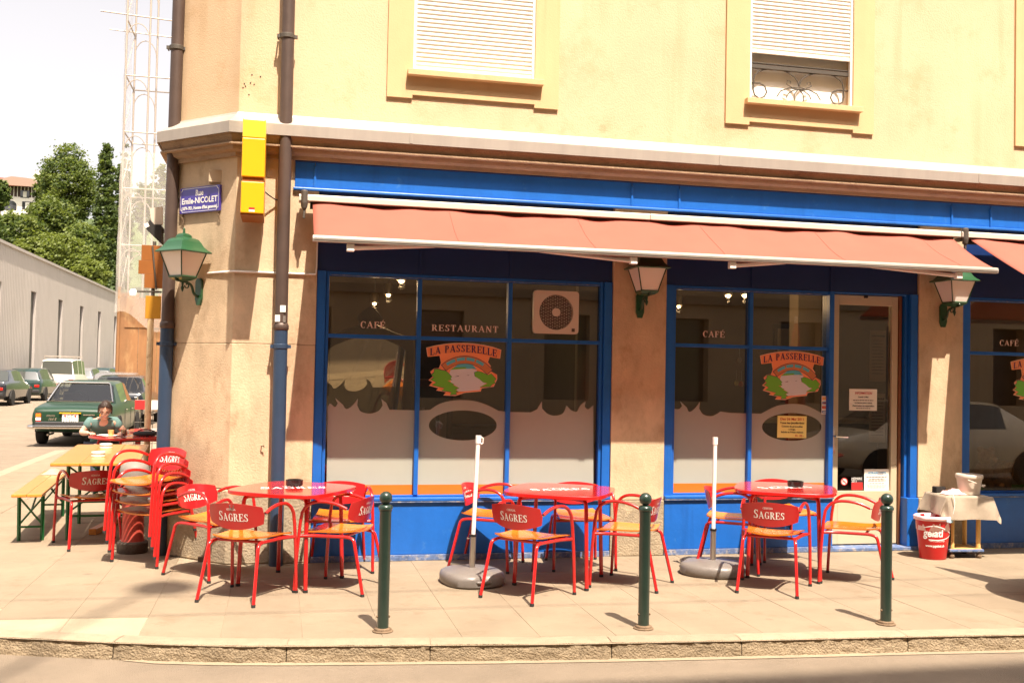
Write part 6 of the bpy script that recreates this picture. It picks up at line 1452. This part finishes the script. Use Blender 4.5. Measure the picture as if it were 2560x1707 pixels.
tree('round green tree below the tall tree', 130, 560, 55, 60, 106, 'a', n=3400)
tree('light green tree above the warehouse roof, under the round one', 150, 650, 66, 58, 98, 'c', n=3600)
tree('spreading green tree below the villa', 45, 590, 58, 52, 102, 'a', n=3200)
tree('pale green tree between the poplar and the round tree', 205, 625, 45, 62, 101, 'a', n=3000)
tree('light green bush at the foot of the poplar', 222, 690, 42, 38, 96, 'c', n=2200)
tree('dark green tree at the edge of the wood above the first window slots', -10, 610, 45, 55, 100, 'b', n=2200)
tree('low green bush above the warehouse roof edge', 75, 640, 42, 40, 96, 'c', n=2200)
tree('conifer with drooping branches in front of the villa gable', -2, 488, 20, 36, 134, 'b', n=1200, ls=.6)
tree('tree seen through the scaffold netting', 362, 520, 26, 60, 110, 'a', n=1800)
tree('tree at the building edge seen through the scaffold', 402, 500, 26, 85, 114, 'a', n=1800)
vl = thing('villa', 'white villa with brown timber upper storey and red roofs on the hill', 'house', (0, 140, 0))
def hp(x, y): p = atY(x, y, 140); return p.x, p.z
L0, zt0 = hp(8, 494); L1, zb0 = hp(92, 545); xl_, zg = hp(-20, 560); xr_, ze = hp(91, 467)
zmid = hp(50, 495)[1]
MB().box(xl_, xr_, 0, 6, zg-6, zmid).build('ground_wall', 'house_white', vl); MB().box(xl_, xr_-.3, .15, 6, zmid+.001, ze).build('upper_wall', 'timber', vl)
for k in range(14): MB().box(xl_+.25+k*.42, xl_+.33+k*.42, .08, .149, zmid, ze-.1).build('stud', 'house_white', vl)
MB().box(xl_, xr_-.2, .06, .148, zmid-.02, zmid+.12).build('timber_beam', 'house_white', vl)
mb = MB(); mb.poly([[(xl_-.5, ze-.1), (xr_+.5, ze-.25), (xr_-.6, ze+1.05), (xl_+1.5, ze+1.3)]], lambda x, z: (x, -.8+(z-ze)*2.2, z), depth=(0, .3, .25)); mb.build('roof', 'roof_brown', vl)
MB().box(xl_-8, xr_+1.2, 6, 9, ze+.2, ze+1.9).build('rear_wing_roof', 'roof_tile', vl); MB().box(xr_-2.2, xr_+.4, 5, 7, ze+1.4, ze+2.9).build('chimney_block', 'house_white', vl)
for (pa, pb, qa, qb) in ((180, 270, 670, 730), (165, 240, 580, 635), (195, 262, 768, 795)):
    xa, za = hp(pa/3.267, 300+qb/3.267); xb, zb_ = hp(pb/3.267, 300+qa/3.267); w_ = MB().box(xa, xb, -.04 if qa != 580 else .05, .14, za, zb_).build('window', 'pane_dark', vl); MB().box(xa+(xb-xa)*.3, xa+(xb-xa)*.7, -.07 if qa != 580 else .02, -.041 if qa != 580 else .049, za+.1, zb_-.1).build('curtain', 'house_white', w_)
xa, za = hp(28/3.267, 300+735/3.267); xb, zb_ = hp(138/3.267, 300+660/3.267)
MB().poly([[(xa, za), (xb, za), (xb, za+(zb_-za)*.5)]+[(xa+(xb-xa)*(.5+.5*math.cos(PI*k/8)), za+(zb_-za)*(.5+.5*math.sin(PI*k/8))) for k in range(1, 8)]+[(xa, za+(zb_-za)*.5)]], lambda x, z: (x, -.03, z), depth=(0, .1, 0)).build('arched_opening', 'pane_dark', vl)

# ============================================================ behind the camera: what the glass mirrors and what shades the road
OY = -5.2; OH = 20.1
ob = thing('opposite_building', 'tall shaded stone apartment house across the street from the cafe', 'building', (0, OY, 0))
mb = MB(); wins_ = [(x, x+1.1) for x in range(-21, 30, 3)]; holes = [(a, b, 1.0+3.4*f, 3.0+3.4*f) for a, b in wins_ for f in range(6)]
holed(mb, -24, 32, 0, OH, -.5, 0, holes); mb.build('wall', 'opp_stone', ob)
MB().box(-24, 32, -9, -.55, 0, OH-.2).build('core', 'slot_dark', ob)
for f in range(1, 6): MB().box(-24, 32, .001, .12, 3.4*f-.06, 3.4*f+.14).build('string_course', 'opp_band', ob)
MB().box(-24, 32, -9, .5, OH, OH+.35).build('eaves', 'opp_band', ob)
for a, b in wins_[4:13]:
    for f in range(5): MB().box(a, b, -.32, -.30, 1.0+3.4*f, 3.0+3.4*f).build('pane', 'pane_dark', ob)
pc = car('parked_car', 'pale beige car parked across the street, mirrored in the door glass', 'car', (13.0, 2.4, VZ), R(90), 1.7, sedan, 'beige_car', (.85, 3.5), .30, None, lamps=1)
# overhead wires that throw thin soft shadows over the pavement
for i, (ya, yb, za, r_, lab) in enumerate(((3.2, 2.55, 9.0, .008, 'tram wire over the road, the one nearer the cafe'), (2.65, 1.75, 9.0, .007, 'tram wire over the middle of the road'), )):
    tag(MB().tube([(-30, ya+.6, za), (0, ya, za-.05), (30, yb, za)], r_, 6).build('overhead_wire', 'iron', smooth=60), lab, 'wire', 'overhead tram wires')
lp = thing('hanging_street_lamp', 'street lamp hanging from a span wire high over the crossing', 'lamp')
hz = 19.0; lx, ly = -.78+.089/.891*hz, 7.95-.445/.891*hz
MB().lathe([(.05, .35), (.20, .18), (.24, .05), (.22, 0), (0, 0)], 20, (lx, ly, hz)).build('lamp_head', 'steel', lp, smooth=60)
MB().tube([(lx-.1, ly+.0, hz+.4), (lx, ly, hz+.35), (lx-1.3*3.0, ly-4.4*3.0, hz+2.0)], .03, 6).build('span_wire', 'iron', lp, smooth=60)
MB().tube([(lx+.0, ly, hz+.35), (lx-.06, YF+.1, hz+.9-.8)], .012, 6).build('wall_wire', 'iron', lp, smooth=60)
# round table and closed parasol just right of the frame: they throw the shadow on the pavement and show in the glass
ps = thing('closed_parasol', 'closed red parasol standing beside the round red table', 'parasol', (5.93, 6.84, 0))
MB().lathe([(.05, .85), (.11, .95), (.12, 1.1), (.10, 1.5), (.06, 1.95), (.02, 2.28), (0, 2.3)], 16, fn=lambda a, z: 1+.10*math.sin(a*6)).build('canopy', 'parasol_red', ps, smooth=180)
MB().cyl((0, 0, 0), (0, 0, 2.36), .018, n=12).build('pole', 'white', ps, smooth=60); MB().lathe([(.2, 0), (.2, .07), (.04, .10)], 20).build('foot', 'plastic_grey', ps, smooth=40)
rt_ = thing('round_table', 'round red table beside the closed parasol', 'table', (6.14, 6.47, 0))
MB().lathe([(.62, .70), (.63, .705), (.63, .72), (0, .722)], 48).build('table_top', 'table_red', rt_, smooth=40); MB().cyl((0, 0, .02), (0, 0, .70), .04, n=14).build('column', 'red', rt_, smooth=60); MB().lathe([(.24, 0), (.24, .02), (.05, .05)], 24).build('foot', 'red', rt_, smooth=40)
